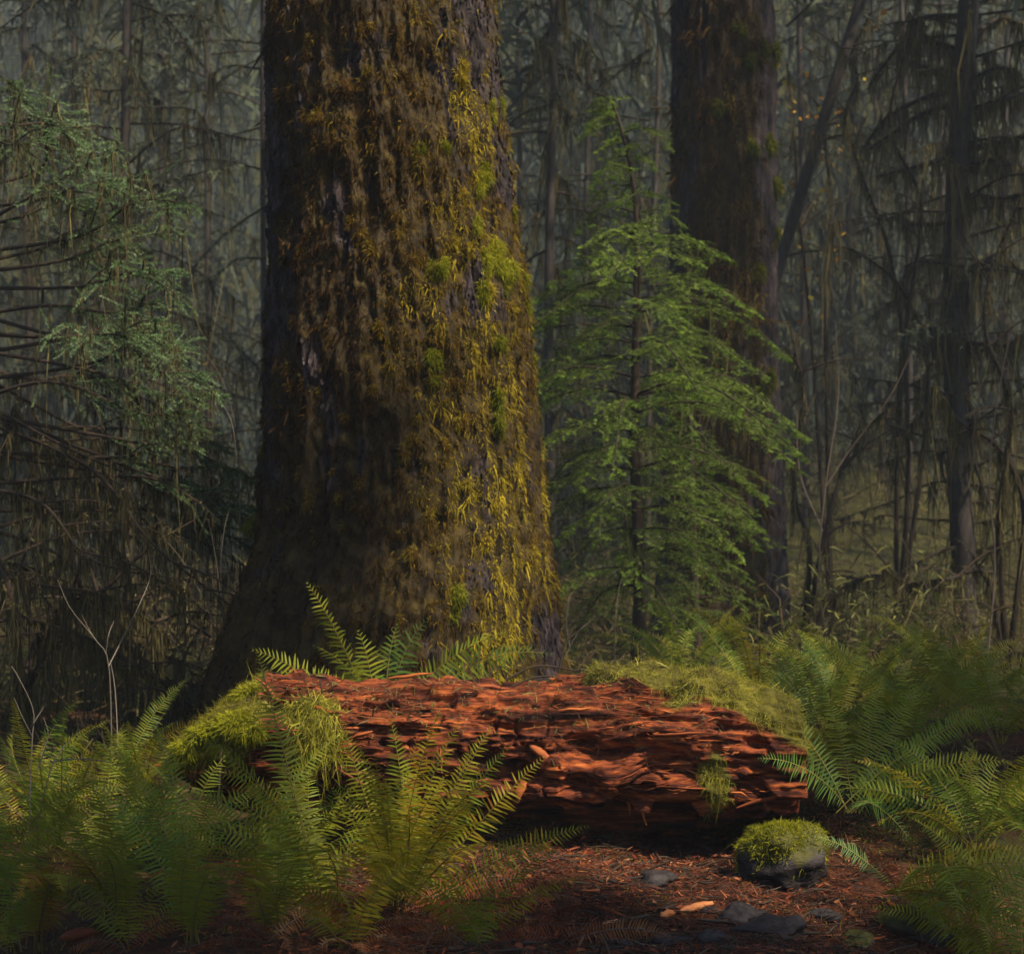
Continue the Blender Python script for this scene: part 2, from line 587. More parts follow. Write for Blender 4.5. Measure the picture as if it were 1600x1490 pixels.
def cushion(c, nd, r, mat, parent, n, Ls=.035, hang=.5, name='moss_cushion', bias=.55, flat=(1, 1, 1)):
    """a dense rounded clump of moss shoots sitting at c, facing nd"""
    d = nrm(R.normal(size=(n, 3)) + np.asarray(nd) * .7)
    rad = 1 + 1.1 * fbm(d[:, 0] * 2.2 + c[0] * 9, d[:, 1] * 2.2, d[:, 2] * 2.2 + c[2] * 5, 3, 2)
    nd = nrm(np.asarray(nd, float))

    def squash(q):
        return q - nd * ((q @ nd) * .45)[..., None]
    P = c + squash(d * (r * rad * R.uniform(.75, 1.0, n))[:, None] * np.array(flat))
    D = d + R.normal(size=(n, 3)) * .5 - UP * hang * R.random(n)[:, None]
    V, Q = strips(P, D, Ls * R.uniform(.5, 1.4, n), Ls * .16 * R.uniform(.7, 1.4, n), .3, 2, wob=.1)
    tint = np.clip(bias + .3 * R.normal(size=n) * .6 + .25 * d[:, 2], 0, 1)
    mb = MB().add(V, Q, 0, per(tint, 6))
    # the body of the clump
    a = np.linspace(0, 2 * np.pi, 14, endpoint=False)
    b = np.linspace(0.02, np.pi - .02, 9)
    A, B = np.meshgrid(a, b)
    S = np.stack([np.sin(B) * np.cos(A), np.sin(B) * np.sin(A), np.cos(B)], -1)
    rr = 1 + 1.1 * fbm(S[..., 0] * 2.2 + c[0] * 9, S[..., 1] * 2.2, S[..., 2] * 2.2 + c[2] * 5, 3, 2)
    mb.add(c + squash(S * (rr * r * .82)[..., None] * np.array(flat)), grid_faces(9, 14, True), 0, bias * .45)
    return put(mb, name, mat, parent, 'stuff')


big = empty('spruce_tree', (-.63, 8.3, .2), 'massive old spruce trunk shaggy with brown and golden moss behind the rotten log', 'tree')
T1 = Trunk(8.3, [(-60, 418, 772), (0, 420, 775), (150, 424, 782), (300, 428, 800), (450, 426, 820), (600, 418, 836), (750, 412, 852), (850, 402, 862),
                 (920, 375, 868), (980, 350, 873), (1050, 326, 882), (1110, 308, 890)], 1, .35, 1.04, 16.0)
zs1 = np.concatenate([np.linspace(.15, 4.75, 430), np.linspace(4.8, 16, 40)])
trunk_mesh(T1, big, 390, zs1, M['bark'])


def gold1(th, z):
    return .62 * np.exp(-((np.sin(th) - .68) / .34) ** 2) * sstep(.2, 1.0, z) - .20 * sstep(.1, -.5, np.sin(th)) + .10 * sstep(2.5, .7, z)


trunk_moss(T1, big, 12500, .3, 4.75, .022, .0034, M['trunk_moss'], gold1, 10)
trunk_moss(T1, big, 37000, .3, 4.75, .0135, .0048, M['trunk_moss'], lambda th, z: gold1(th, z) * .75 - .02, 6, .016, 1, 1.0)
# loose bark scales
n = 16000
th, z = R.uniform(-1.8, 1.8, n), R.uniform(.4, 4.75, n)
k = T1.moss(th, z) < .45
th, z = th[k], z[k]
P, Nn = T1.frame(th, z)
n = len(P)
V, Q = strips(P + Nn * .004 + UP * .02, -UP + Nn * R.uniform(0, .35, n)[:, None] + R.normal(size=(n, 3)) * .12, R.uniform(.015, .05, n), R.uniform(.008, .022, n), 0, 2,
              wdir=np.cross(Nn, UP) + R.normal(size=(n, 3)) * .15, shape='leaf', tip=.5)
put(MB().add(V, Q, 0, 0.0), 'bark_scales', M['bark'], big, 'stuff')
for (u, v, rr, bias) in [(765, 388, .055, .8), (778, 420, .06, .75), (785, 448, .05, .6), (748, 402, .04, .7), (768, 168, .035, .6), (757, 178, .03, .6), (742, 270, .03, .8), (738, 292, .032, .7),
                         (748, 262, .028, .6), (735, 345, .028, .75), (690, 412, .032, .5), (678, 415, .03, .45), (745, 465, .035, .5), (690, 225, .02, .4), (660, 225, .022, .35), (680, 565, .05, .45),
                         (772, 540, .035, .45), (575, 125, .02, .3), (418, 610, .035, .5), (417, 705, .045, .45), (410, 820, .05, .4), (808, 440, .04, .6), (818, 480, .035, .5), (830, 560, .04, .4),
                         (800, 330, .03, .4), (715, 930, .05, .5), (770, 640, .06, .35), (640, 120, .025, .2), (480, 140, .04, .1)]:
    zz = CAMH + (HOR - v) * 8.0 / FPX
    x = np.clip(((u - 800) * 8.05 / FPX - np.interp(zz, T1.z, T1.xc)) / np.interp(zz, T1.z, T1.r), -.99, .99)
    thc = math.asin(x)
    zz = CAMH + (HOR - v) * (8.3 - math.cos(thc) * .75) / FPX
    P, Nn = T1.frame(np.array([thc]), np.array([zz]))
    sd_ = nrm(np.cross(Nn[0], UP))
    for kq in range(3):
        off_ = sd_ * R.normal(0, .75) * rr + UP * R.normal(0, 1.1) * rr
        cushion(P[0] + off_ * (kq > 0), Nn[0], rr * (1 if kq == 0 else R.uniform(.45, .8)), M['bright_moss'] if bias > .3 else M['trunk_moss'], big, int(90 + 3400 * rr), .03, .8, bias=bias * R.uniform(.8, 1.1), flat=(1, .8, 1.25))

# olive and golden moss lumps all over the trunk
for i in range(95):
    zz = R.uniform(.6, 4.5)
    thc = math.asin(R.uniform(-.85, .95))
    if T1.moss(np.array([thc]), np.array([zz]))[0] < .35:
        continue
    P, Nn = T1.frame(np.array([thc]), np.array([zz]))
    rr = R.uniform(.018, .042)
    cushion(P[0], Nn[0], rr, M['trunk_moss'], big, int(90 + 2800 * rr), .026, .9, bias=float(np.clip(.42 + gold1(thc, zz) * .7 + R.normal(0, .12), .1, .95)), flat=(1.1, .9, 1.5))

second = empty('spruce_tree', (1.9, 13.8, .4), 'tall grey-barked conifer with dark moss down its front behind the young hemlock', 'tree')
T2 = Trunk(13.8, [(-60, 1051, 1209), (0, 1051, 1210), (300, 1047, 1213), (600, 1040, 1217), (800, 1030, 1225), (1000, 1015, 1235), (1040, 1005, 1245)], 5, .4, 1.1, 18)
_m2 = T2.moss
T2.moss = lambda th, z: np.clip(.75 + .6 * np.exp(-((np.sin(th) + .05) / .6) ** 2) - .75 * sstep(.45, .7, np.sin(th)) - .5 * sstep(-.75, -.95, np.sin(th))
                                + fbm(th * 4, z * 1.6, 0, 4, 77) * 1.2 - .25, 0, 1)
trunk_mesh(T2, second, 170, np.concatenate([np.linspace(.2, 7.2, 220), np.linspace(7.3, 18, 20)]), M['bark'])
trunk_moss(T2, second, 6500, .4, 7.2, .055, .010, M['trunk_moss'], lambda th, z: -.05 + .15 * sstep(.2, .7, np.sin(th)), 8, .03)
for (u, v, rr) in [(1205, 80, .085), (1186, 85, .07), (1150, 60, .06), (1196, 228, .08), (1170, 240, .07), (1208, 290, .06), (1212, 362, .05), (1165, 105, .06), (1180, 430, .06), (1120, 180, .06), (1200, 590, .08), (1185, 610, .07)]:
    zz = CAMH + (HOR - v) * 13.5 / FPX
    x = np.clip(((u - 800) * 13.5 / FPX - np.interp(zz, T2.z, T2.xc)) / np.interp(zz, T2.z, T2.r), -.98, .98)
    P, Nn = T2.frame(np.array([math.asin(x)]), np.array([zz]))
    cushion(P[0], Nn[0], rr, M['bright_moss'], second, 500, .05, 1.0, bias=.22, flat=(1, 1, 1.3))


# ------------------------------------------------------------------ conifer boughs
def needles_on(Tb, Td, Tl, k, nl, nw, flat=True, plane=None, tint=.5, tv=.2):
    """needles along straight twigs; returns strips and tints"""
    n = len(Tb)
    t = (np.arange(k) + R.random((n, k))) / k
    P = Tb[:, None] + Td[:, None] * (Tl[:, None] * t)[..., None]
    Dd = np.repeat(Td[:, None], k, 1)
    if flat:
        side = np.where(np.arange(k) % 2 == 0, 1.0, -1.0)[None, :, None]
        pl = np.repeat(np.broadcast_to(plane, Td.shape)[:, None], k, 1)
        S = nrm(np.cross(Dd, pl)) * side
        D = S + Dd * .55 + R.normal(size=Dd.shape) * .18
    else:
        D = nrm(np.cross(Dd, R.normal(size=Dd.shape))) + Dd * 1.1
    P, D = P.reshape(-1, 3), D.reshape(-1, 3)
    V, Q = strips(P, D, nl * R.uniform(.7, 1.2, len(P)), nw, 0, 1, shape='taper', tip=.4)
    ti = np.clip(np.repeat(np.broadcast_to(tint, (n,)), k) + R.normal(0, tv, n * k) * .5, 0, 1)
    return V, Q, per(ti, 4)


def bough(pts, r0, twl, tws, nl, nw, ns, flat=True, sub=True, tint=.5, bare=.15, moss=0, moss_len=.15, nseg=16, mossw=.008, tdroop=.25, sidew=.8, mtb=.45):
    """one branch with side twigs and needles (slot 0 wood, 1 needles, 2 hanging moss)"""
    C = curve(pts, nseg)
    mb = MB()
    L = np.linalg.norm(np.diff(C, axis=0), axis=1).sum()
    mb.add(*tubes(C, np.linspace(r0, r0 * .25, nseg), 5), 0, .1)
    T = nrm(np.gradient(C, axis=0))
    if tws:
        nt = max(4, int(L / tws))
        t = np.linspace(bare, .99, nt) + R.uniform(-.3, .3, nt) / nt
        t = np.clip(t, 0, .999)
        f = t * (nseg - 1)
        i = np.minimum(f.astype(int), nseg - 2)
        w = (f - i)[:, None]
        B = C[i] * (1 - w) + C[i + 1] * w
        Tt = T[i]
        side = np.where(np.arange(nt) % 2 == 0, 1.0, -1.0)[:, None]
        S = nrm(np.cross(Tt, UP)) * side
        D = nrm(S * sidew * R.uniform(.5, 1.2, nt)[:, None] + Tt * R.uniform(.45, .9, nt)[:, None] - UP * tdroop * R.uniform(.2, 1.4, nt)[:, None] + R.normal(size=(nt, 3)) * .12)
        tl = twl * np.interp(t, [0, .3, .7, 1], [.75, 1, .75, .25]) * R.uniform(.6, 1.2, nt)
        plane = nrm(UP + R.normal(size=(nt, 3)) * .25)
        tb, td, ll, tt, pl = [B], [D], [tl], [np.clip(tint + R.normal(0, .14, nt), 0, 1)], [plane]
        if sub:
            ks = 6
            s = (np.arange(ks) + .6) / ks
            b2 = B[:, None] + D[:, None] * (tl[:, None] * s)[..., None]
            sd = np.where(np.arange(ks) % 2 == 0, 1.0, -1.0)[None, :, None]
            S2 = nrm(np.cross(D, plane))[:, None] * sd
            d2 = nrm(S2 * .75 + D[:, None] * .8 + R.normal(size=(nt, ks, 3)) * .15 - UP * tdroop * .5)
            l2 = tl[:, None] * (.55 * (1 - s) + .15)[None] * R.uniform(.7, 1.2, (nt, ks))
            tb.append(b2.reshape(-1, 3)), td.append(d2.reshape(-1, 3)), ll.append(l2.ravel())
            tt.append(np.repeat(tt[0], ks)), pl.append(np.repeat(plane, ks, 0))
        tb, td, ll, tt, pl = map(np.concatenate, (tb, td, ll, tt, pl))
        V, Q = strips(tb, td, ll, .004 if r0 < .03 else .006, 0, 1)
        mb.add(V, Q, 0, .4)
        if ns:
            k = max(4, int(np.mean(ll) / ns))
            mb.add(*[q for q in needles_on(tb, td, ll, k, nl, nw, flat, pl, tt)][:2], 1, needles_t[0])
            # leader needles along the bough itself
            Cb = C[int(bare * nseg):-1]
            mb.add(*needles_on(Cb, nrm(np.diff(C, axis=0))[-len(Cb):], np.linalg.norm(np.diff(C, axis=0), axis=1)[-len(Cb):], 10, nl, nw, False, None, tint)[:2], 1, needles_t[0])
    if moss:
        add_moss(mb, C, moss, moss_len, mossw, tb=mtb)
    return mb


needles_t = [None]
_no = needles_on


def needles_on(*a, **k):           # remembers the tints of the last call
    V, Q, t = _no(*a, **k)
    needles_t[0] = t
    return V, Q, t


def add_moss(mb, C, n, ml, w, slot=2, coat=True, tb=.45):
    nseg = len(C)
    cl = R.random(max(2, n // 7))
    ci = R.integers(0, len(cl), n)
    t = np.clip(cl[ci] + R.normal(0, .012, n), 0, .999)
    f = t * (nseg - 1)
    i = np.minimum(f.astype(int), nseg - 2)
    wgt = (f - i)[:, None]
    P = C[i] * (1 - wgt) + C[i + 1] * wgt
    P = P + R.normal(size=P.shape) * .008
    D = -UP + R.normal(size=(n, 3)) * np.array([.12, .12, .05])
    L = ml * R.gamma(1.6, .6, n) * R.gamma(2.0, .5, len(cl))[ci]
    V, Q = strips(P, D, L, w * R.uniform(.5, 1.6, n), 0, 2, wob=.08, tip=.2)
    mb.add(V, Q, slot, per(np.clip(tb + R.normal(0, .2, n), 0, 1), 6))
    if coat:
        m = max(4, int(n * .7))
        ii = R.integers(0, nseg - 1, m)
        ww = R.random((m, 1))
        P = C[ii] * (1 - ww) + C[ii + 1] * ww
        V, Q = strips(P, R.normal(size=(m, 3)), ml * .22 * R.uniform(.4, 1.2, m), w * R.uniform(1.0, 2.4, m), .5, 1)
        mb.add(V, Q, slot, per(np.clip(tb + .15 + R.normal(0, .15, m), 0, 1), 4))


# ------------------------------------------------------------------ young hemlock
HY = 10.6
hb = at(990, 1035, HY)
hem = empty('hemlock_tree', (hb[0], hb[1], float(ground_z(hb[0], HY))), 'young green hemlock with feathery drooping boughs and a nodding tip', 'tree')
stem = [at(994, 1070, HY), at(1000, 900, HY), at(992, 700, HY), at(994, 520, HY), at(996, 380, HY), at(988, 280, HY), at(974, 215, HY), at(958, 165, HY), at(938, 148, HY), at(905, 140, HY - .05)]
HC = curve(stem, 60)
mb = MB().add(*tubes(HC, np.concatenate([np.linspace(.060, .020, 30), np.linspace(.019, .002, 30)]), 7), 0, .2)
put(mb, 'trunk', M['twig'], hem)
HM = [M['twig'], M['hemlock'], M['hang_moss']]
nb = 80
for i in range(nb):
    t = i / (nb - 1)
    v = 930 - 775 * t ** 0.93
    f = np.interp(v, [155, 165, 215, 280, 380, 520, 700, 900, 1070], np.linspace(57, 2, 9)[[0, 1, 2, 3, 4, 5, 6, 7, 8]])
    j = int(np.argmin(np.abs(HC[:, 2] - (CAMH + (HOR - v) * HY / FPX))))
    p0 = HC[j]
    Lb = np.interp(v, [150, 200, 260, 330, 420, 520, 650, 780, 930], [.24, .38, .28, .36, .85, 1.2, 1.36, 1.25, 1.0]) * R.uniform(.45, 1.25)
    az = i * 2.399 + R.uniform(-.4, .4)
    dx, dy = math.cos(az), math.sin(az)
    if v < 330 and R.random() < .5:
        dx = -abs(dx)
    d = np.array([dx, dy * .9, 0])
    rise = np.interp(v, [150, 300, 600, 930], [.35, .45, .35, .15])
    dr = np.interp(v, [150, 300, 600, 930], [.85, .68, .68, .6])
    pts = [p0 + d * Lb * s + UP * Lb * (rise * s - dr * s * s) + R.normal(size=3) * .02 * s for s in (0, .3, .6, 1)]
    mb = bough(pts, .003 + .008 * Lb, .27 * min(1, Lb / .6) + .05, .048, .020, .0042, .0066, True, True, float(np.clip(.28 + R.normal(0, .18) + .20 * t, .05, .9)), .10,
               moss=int(14 * (v > 600)), moss_len=.12, mossw=.008, tdroop=.3)
    put_split(mb, 'branch', HM, hem, {1: 'needles', 2: 'hanging_moss'})
mb = MB()
add_moss(mb, HC[:26], 500, .09, .009, 0)
put(mb, 'hanging_moss', M['hang_moss'], hem, 'stuff')

# slimmer stems behind the hemlock
for (u0, u1, vt, Yq, lab) in [(1083, 1078, 400, 11.8, 'thin dark stem of a sapling beside the young hemlock')]:
    b = at(u0, 1040, Yq)
    o = empty('sapling', (b[0], Yq, float(ground_z(b[0], Yq))), lab, 'tree')
    C = curve([at(u0 + 8, 1075, Yq), at(u0, 850, Yq), at(u1, 620, Yq), at(u1 - 5, vt, Yq)], 30)
    put(MB().add(*tubes(C, np.linspace(.05, .012, 30), 6), 0, .15), 'trunk', M['twig'], o)
    for i in range(46):
        p0 = C[4 + int(i * 25 / 46)]
        az = i * 2.4
        Lb = np.interp(i, [0, 20, 46], [.95, .9, .35]) * R.uniform(.6, 1.1)
        d = np.array([math.cos(az), math.sin(az), 0])
        pts = [p0 + d * Lb * s + UP * Lb * (.25 * s - .55 * s * s) for s in (0, .3, .6, 1)]
        put_split(bough(pts, .010, .18, .05, .018, .004, .010, True, True, float(np.clip(.35 + R.normal(0, .15), .05, .9)), .1, moss=16, moss_len=.14, mossw=.009), 'branch', HM, o, {1: 'needles', 2: 'hanging_moss'})

# ------------------------------------------------------------------ spruce boughs reaching in from one side
SY = 8.3
sb = np.array([-3.40, SY, 0])
spr = empty('spruce_tree', (sb[0], SY, float(ground_z(sb[0], SY))), 'spruce with blue-green boughs and moss-draped dead lower branches', 'tree')
C = curve([sb + UP * .0, sb + UP * 2 + [.02, 0, 0], sb + UP * 4.5, sb + UP * 9], 30)
put(MB().add(*tubes(C, np.linspace(.17, .06, 30), 10), 0, .2), 'trunk', M['bark_thin'], spr)
SM = [M['twig'], M['spruce'], M['hang_moss']]
live = [((-70, 230), (60, 225), (185, 232), 9.0), ((-90, 330), (60, 300), (180, 280), 8.7), ((-90, 400), (120, 370), (300, 318), 8.6), ((-60, 300), (40, 260), (110, 175), 9.3),
        ((-90, 450), (120, 430), (270, 425), 8.4), ((-80, 500), (90, 470), (250, 470), 8.9), ((-90, 560), (150, 545), (315, 580), 8.5), ((-80, 540), (180, 585), (340, 612), 8.8),
        ((-90, 520), (100, 500), (285, 540), 9.2), ((-90, 640), (200, 690), (410, 755), 9.4), ((-70, 620), (220, 720), (385, 820), 9.6), ((-90, 260), (0, 170), (40, 150), 9.4),
        ((-60, 150), (-10, 190), (60, 215), 8.8), ((-80, 360), (30, 350), (165, 345), 9.1), ((-80, 420), (60, 400), (210, 380), 9.4), ((-80, 480), (70, 520), (230, 525), 8.3), ((-80, 200), (20, 200), (120, 215), 9.0), ((-80, 380), (60, 330), (200, 300), 9.0), ((-80, 430), (100, 420), (290, 360), 9.2), ((-80, 600), (140, 560), (300, 560), 9.0),
        ((-80, 640), (120, 610), (290, 640), 8.7), ((-80, 700), (180, 720), (360, 700), 9.3), ((-80, 760), (220, 780), (395, 790), 9.2), ((-80, 700), (220, 760), (400, 860), 9.8), ((-80, 800), (180, 820), (330, 850), 9.9)]
for (p, q, r_, Yq) in live:
    Yq = Yq - .95
    P0 = np.array([sb[0] + .1, SY, at(p[0], p[1], SY)[2]])
    pts = [P0, at(q[0], q[1], (Yq + SY) / 2), at((q[0] + r_[0]) / 2, (q[1] + r_[1]) / 2 - 6, Yq), at(r_[0], r_[1], Yq)]
    pts[1] = pts[1] + R.normal(size=3) * [.05, .15, .07]
    pts[2] = pts[2] + R.normal(size=3) * [.05, .10, .05]
    tn = float(np.clip(.50 + R.normal(0, .15), .2, .9))
    mb = bough(pts, .014, .38, .066, .015, .0038, .0026, False, False, tn, .30, moss=60, moss_len=.12, mossw=.007, tdroop=.30, nseg=22, sidew=.5)
    Cq = curve(pts, 22)
    for q in (8, 11, 14, 16, 18):
        d = nrm((Cq[q + 1] - Cq[q - 1]) * 6 + R.normal(size=3) * [.3, .8, .35] + UP * R.uniform(-.25, .25))
        ll = R.uniform(.35, .6) * (1.25 - q / 22)
        sub = bough([Cq[q], Cq[q] + d * ll * .5 + UP * .03, Cq[q] + d * ll], .006, .26, .066, .015, .0038, .0026, False, False, tn + R.normal(0, .08), .05, moss=20, moss_len=.10, mossw=.006, tdroop=.3, nseg=9, sidew=.45)
        mb.join(sub)
    put_split(mb, 'branch', SM, spr, {1: 'needles', 2: 'hanging_moss'})
dead = [((-90, 600), (100, 690), (250, 770), (330, 830), 8.9), ((-90, 640), (110, 740), (260, 860), (380, 960), 8.6), ((-90, 700), (60, 740), (190, 800), (290, 870), 9.2),
        ((-90, 760), (60, 800), (170, 860), (280, 905), 8.5), ((-90, 850), (30, 882), (120, 915), (215, 942), 8.3), ((-90, 930), (40, 965), (120, 1010), (200, 1060), 8.4),
        ((-90, 660), (60, 690), (200, 710), (300, 760), 9.6), ((-90, 810), (80, 870), (200, 960), (330, 1050), 9.4), ((-90, 560), (80, 640), (200, 690), (350, 880), 9.7),
        ((-90, 720), (40, 770), (140, 830), (230, 900), 9.9), ((-90, 560), (60, 590), (170, 610), (260, 640), 9.9), ((-90, 880), (60, 920), (190, 1000), (300, 1090), 10.0)]
for (p, q, r_, w, Yq) in dead:
    Yq = Yq - .6
    P0 = np.array([sb[0] + .1, SY, at(p[0], p[1], SY)[2]])
    pts = [P0, at(q[0], q[1], (Yq + SY) / 2), at(r_[0], r_[1], Yq), at(w[0], w[1], Yq)]
    pts[1] = pts[1] + R.normal(size=3) * [.05, .15, .08]
    pts[2] = pts[2] + R.normal(size=3) * [.08, .15, .08]
    mb = bough(pts, .013, .40, 0, 0, 0, 0, False, False, .4, .2, moss=300, moss_len=.14, mossw=.007, tdroop=.6, nseg=24, mtb=.22)
    Cq = curve(pts, 24)
    for q in range(5, 23, 3):
        d = nrm(R.normal(size=3) * [.7, .8, .3] + [.5, 0, -.3])
        c2 = curve([Cq[q], Cq[q] + d * .3 + UP * .03, Cq[q] + d * R.uniform(.45, .8) - UP * .06], 8)
        mb.add(*tubes(c2, np.linspace(.006, .0015, 8), 4), 0, .1)
        add_moss(mb, c2, 60, .13, .007, tb=.28)
    put_split(mb, 'dead_branch', SM, spr, {1: 'needles', 2: 'hanging_moss'}, label='dead branch draped with hanging moss')


# ------------------------------------------------------------------ thinner forest trees behind
FAR = []


def far_tree(u, Yq, rad, hgt, label, cat='tree', group=None, lean=0.0, nbr=40, blen=1.6, green=.5, mossn=60, mossl=.35, zlo=.8, ang=None, ztip=8.5, seed_tint=.4, rtop=.45, fol=.05, name='conifer_tree', droop=.35):
    b = at(u, 1000, Yq)
    zg = float(ground_z(b[0], Yq))
    o = empty(name, (b[0], Yq, zg), label, cat, group)
    base = np.array([b[0], Yq, zg - .2])
    top = base + np.array([lean * hgt, 0, hgt])
    C = curve([base, base * .66 + top * .34 + R.normal(size=3) * [.08, .08, 0], base * .33 + top * .67 + R.normal(size=3) * [.1, .1, 0], top], 26)
    put(MB().add(*tubes(C, np.linspace(rad, rad * rtop, 26) * .9, 9), 0, .2), 'trunk', M['bark_thin'], o)
    cr, mo = MB(), MB()
    for i in range(nbr):
        z = zlo + (ztip - zlo) * (i + R.random()) / nbr
        k = np.clip((z - base[2]) / hgt, 0, 1)
        p0 = base * (1 - k) + top * k
        az = R.uniform(0, 2 * np.pi)
        L = blen * R.uniform(.5, 1.2)
        d = np.array([math.cos(az), math.sin(az), 0])
        ri, dr_ = R.normal(.10, .16), droop * R.uniform(.3, 2.2)
        pts = [p0 + d * L * s + UP * L * (ri * s - dr_ * s * s) + R.normal(size=3) * .09 * s for s in (0, .3, .65, 1)]
        if R.random() < green:
            bm_ = bough(pts, .018, .60, .095, .075, .017, .040, False, False, float(np.clip(seed_tint + R.normal(0, .15), 0, 1)), .15, tdroop=.8, nseg=10)
        else:
            bm_ = bough(pts, .018, .35, 0, 0, 0, 0, False, False, .4, .2, tdroop=.5, nseg=10)
        cr.join(bm_)
        if mossn:
            add_moss(mo, curve(pts, 10), mossn, mossl, .019, 0, tb=.40)
    put(cr, 'branches', [M['twig'], M['far_needle']], o, 'stuff')
    if mo.n:
        put(mo, 'hanging_moss', M['hang_moss'], o, 'stuff')
    FAR.append((o, top[0], top[1], min(ztip + .3, base[2] + hgt - 3), base[2] + hgt))
    return o


far_tree(203, 17, .09, 12, 'slender dark conifer trunk with arching moss-fringed branches beyond the blue-green spruce boughs', nbr=46, blen=2.0, green=.55, zlo=1.2, ztip=9, mossn=70)
far_tree(866, 18, .085, 12, 'slim dark trunk with short side branches between the big spruce and the nodding hemlock tip', lean=-.008, nbr=40, blen=1.7, green=.5, zlo=1.2, ztip=9, mossn=70)
far_tree(1512, 15.5, .15, 13, 'dark-trunked tree with many crooked moss-laden dead branches', nbr=46, blen=1.7, green=.04, zlo=1.4, ztip=7.6, mossn=90, mossl=.24, rtop=.7, droop=.15)
dk = FAR[-1][0]
for ln in [[(1500, 25), (1440, 30), (1405, 70), (1360, 130)], [(1500, 130), (1460, 112), (1405, 88)], [(1500, 140), (1440, 155), (1385, 185), (1345, 238)], [(1500, 160), (1440, 178), (1400, 205), (1352, 236)], [(1500, 240), (1430, 262), (1370, 276)],
           [(1505, 345), (1440, 352), (1400, 340)], [(1515, 125), (1560, 107), (1592, 113)], [(1515, 172), (1570, 155), (1615, 140)], [(1515, 232), (1570, 220), (1615, 210)], [(1515, 306), (1570, 309), (1615, 298)], [(1515, 256), (1560, 250), (1580, 262)],
           [(1505, 415), (1450, 408), (1415, 415)], [(1515, 420), (1560, 400), (1605, 432)], [(1505, 530), (1465, 530), (1435, 548)], [(1515, 535), (1570, 540), (1605, 518)], [(1515, 60), (1560, 30), (1600, 40)], [(1500, 80), (1450, 60), (1420, 20)], [(1505, 620), (1450, 640), (1400, 690)]]:
    C = curve([at(u, v, 15.5 + R.normal() * .3 * (i > 0)) for i, (u, v) in enumerate(ln)], 16)
    mb = MB().add(*tubes(C, np.linspace(.034, .016, 16), 6), 0, .0)
    for _ in range(3):
        add_moss(mb, C + R.normal(size=C.shape) * .018, 130, .13, .012, 1, tb=.48)
    add_moss(mb, C, 60, .34, .012, 1, tb=.4)
    put_split(mb, 'dead_branch', [M['twig'], M['hang_moss']], dk, {1: 'hanging_moss'}, label='crooked dead limb thick with moss')
GRP = 'slender moss-hung conifers filling the forest behind'
for (u, Yq, rad, green, lab) in [
        (60, 22, .10, .8, 'green conifer fading into haze above the spruce bough tips'), (330, 24, .11, .8, 'hazy green conifer between the great trunk and the slender arching one'),
        (120, 28, .14, .9, 'distant pale conifer past the slender arching one'), (420, 20, .09, .8, 'thin conifer right behind the edge of the great trunk'), (-40, 19, .1, .7, 'moss-hung conifer behind the top spruce boughs'),
        (260, 31, .16, .9, 'faint farthest conifer past the slender arching trunk'), (930, 25, .11, .7, 'hazy conifer just behind the nodding hemlock tip'), (1010, 21, .09, .6, 'thin conifer between hemlock tip and grey-barked conifer'),
        (800, 28, .14, .8, 'hazy conifer peeking past the sunlit flank of the great trunk'), (1120, 26, .12, .7, 'dim conifer hidden behind the grey-barked conifer'), (1260, 24, .11, .8, 'green hazy conifer crossed by the leaning trunk'),
        (1330, 27, .13, .6, 'hazy conifer behind the maple with orange leaves'), (1420, 23, .10, .45, 'grey moss-hung conifer behind the crooked vine maple'), (1580, 25, .12, .45, 'grey conifer behind the dark tree with crooked limbs'),
        (1660, 20, .11, .3, 'moss-hung conifer past the low arching maple'), (1470, 30, .16, .7, 'faint conifer far behind the dark crooked-limbed tree'), (1380, 26, .07, .5, 'very thin hazy conifer behind the crooked vine maple')]:
    far_tree(u, Yq, rad * .7, R.uniform(13, 17), lab, 'tree', GRP, R.uniform(-.012, .012), nbr=33, blen=2.6, green=green, zlo=1.0, ztip=min(13, .41 * Yq + 2.5), mossn=34, mossl=.34)

# leaning dead trunk
o = empty('leaning_trunk', tuple(at(1050, 1000, 16.5)), 'thin dark dead trunk leaning behind the grey-barked conifer', 'tree')
C = curve([at(1040, 1010, 16.5), at(1150, 640, 16.3), at(1240, 340, 16.2), at(1345, 0, 16), at(1405, -200, 16)], 30)
put(MB().add(*tubes(C, np.linspace(.085, .055, 30), 8), 0, .1), 'trunk', M['bark_thin'], o)
for f in (8, 13, 17, 20, 23):
    mb = MB()
    d = nrm(np.array([R.choice([-1, 1]) * .8, R.normal() * .5, .2]))
    mb.add(*tubes(curve([C[f], C[f] + d * .3, C[f] + d * .6 - UP * .08], 6), np.linspace(.02, .005, 6), 4), 0, .2)
    put(mb, 'branch_stub', M['twig'], o)


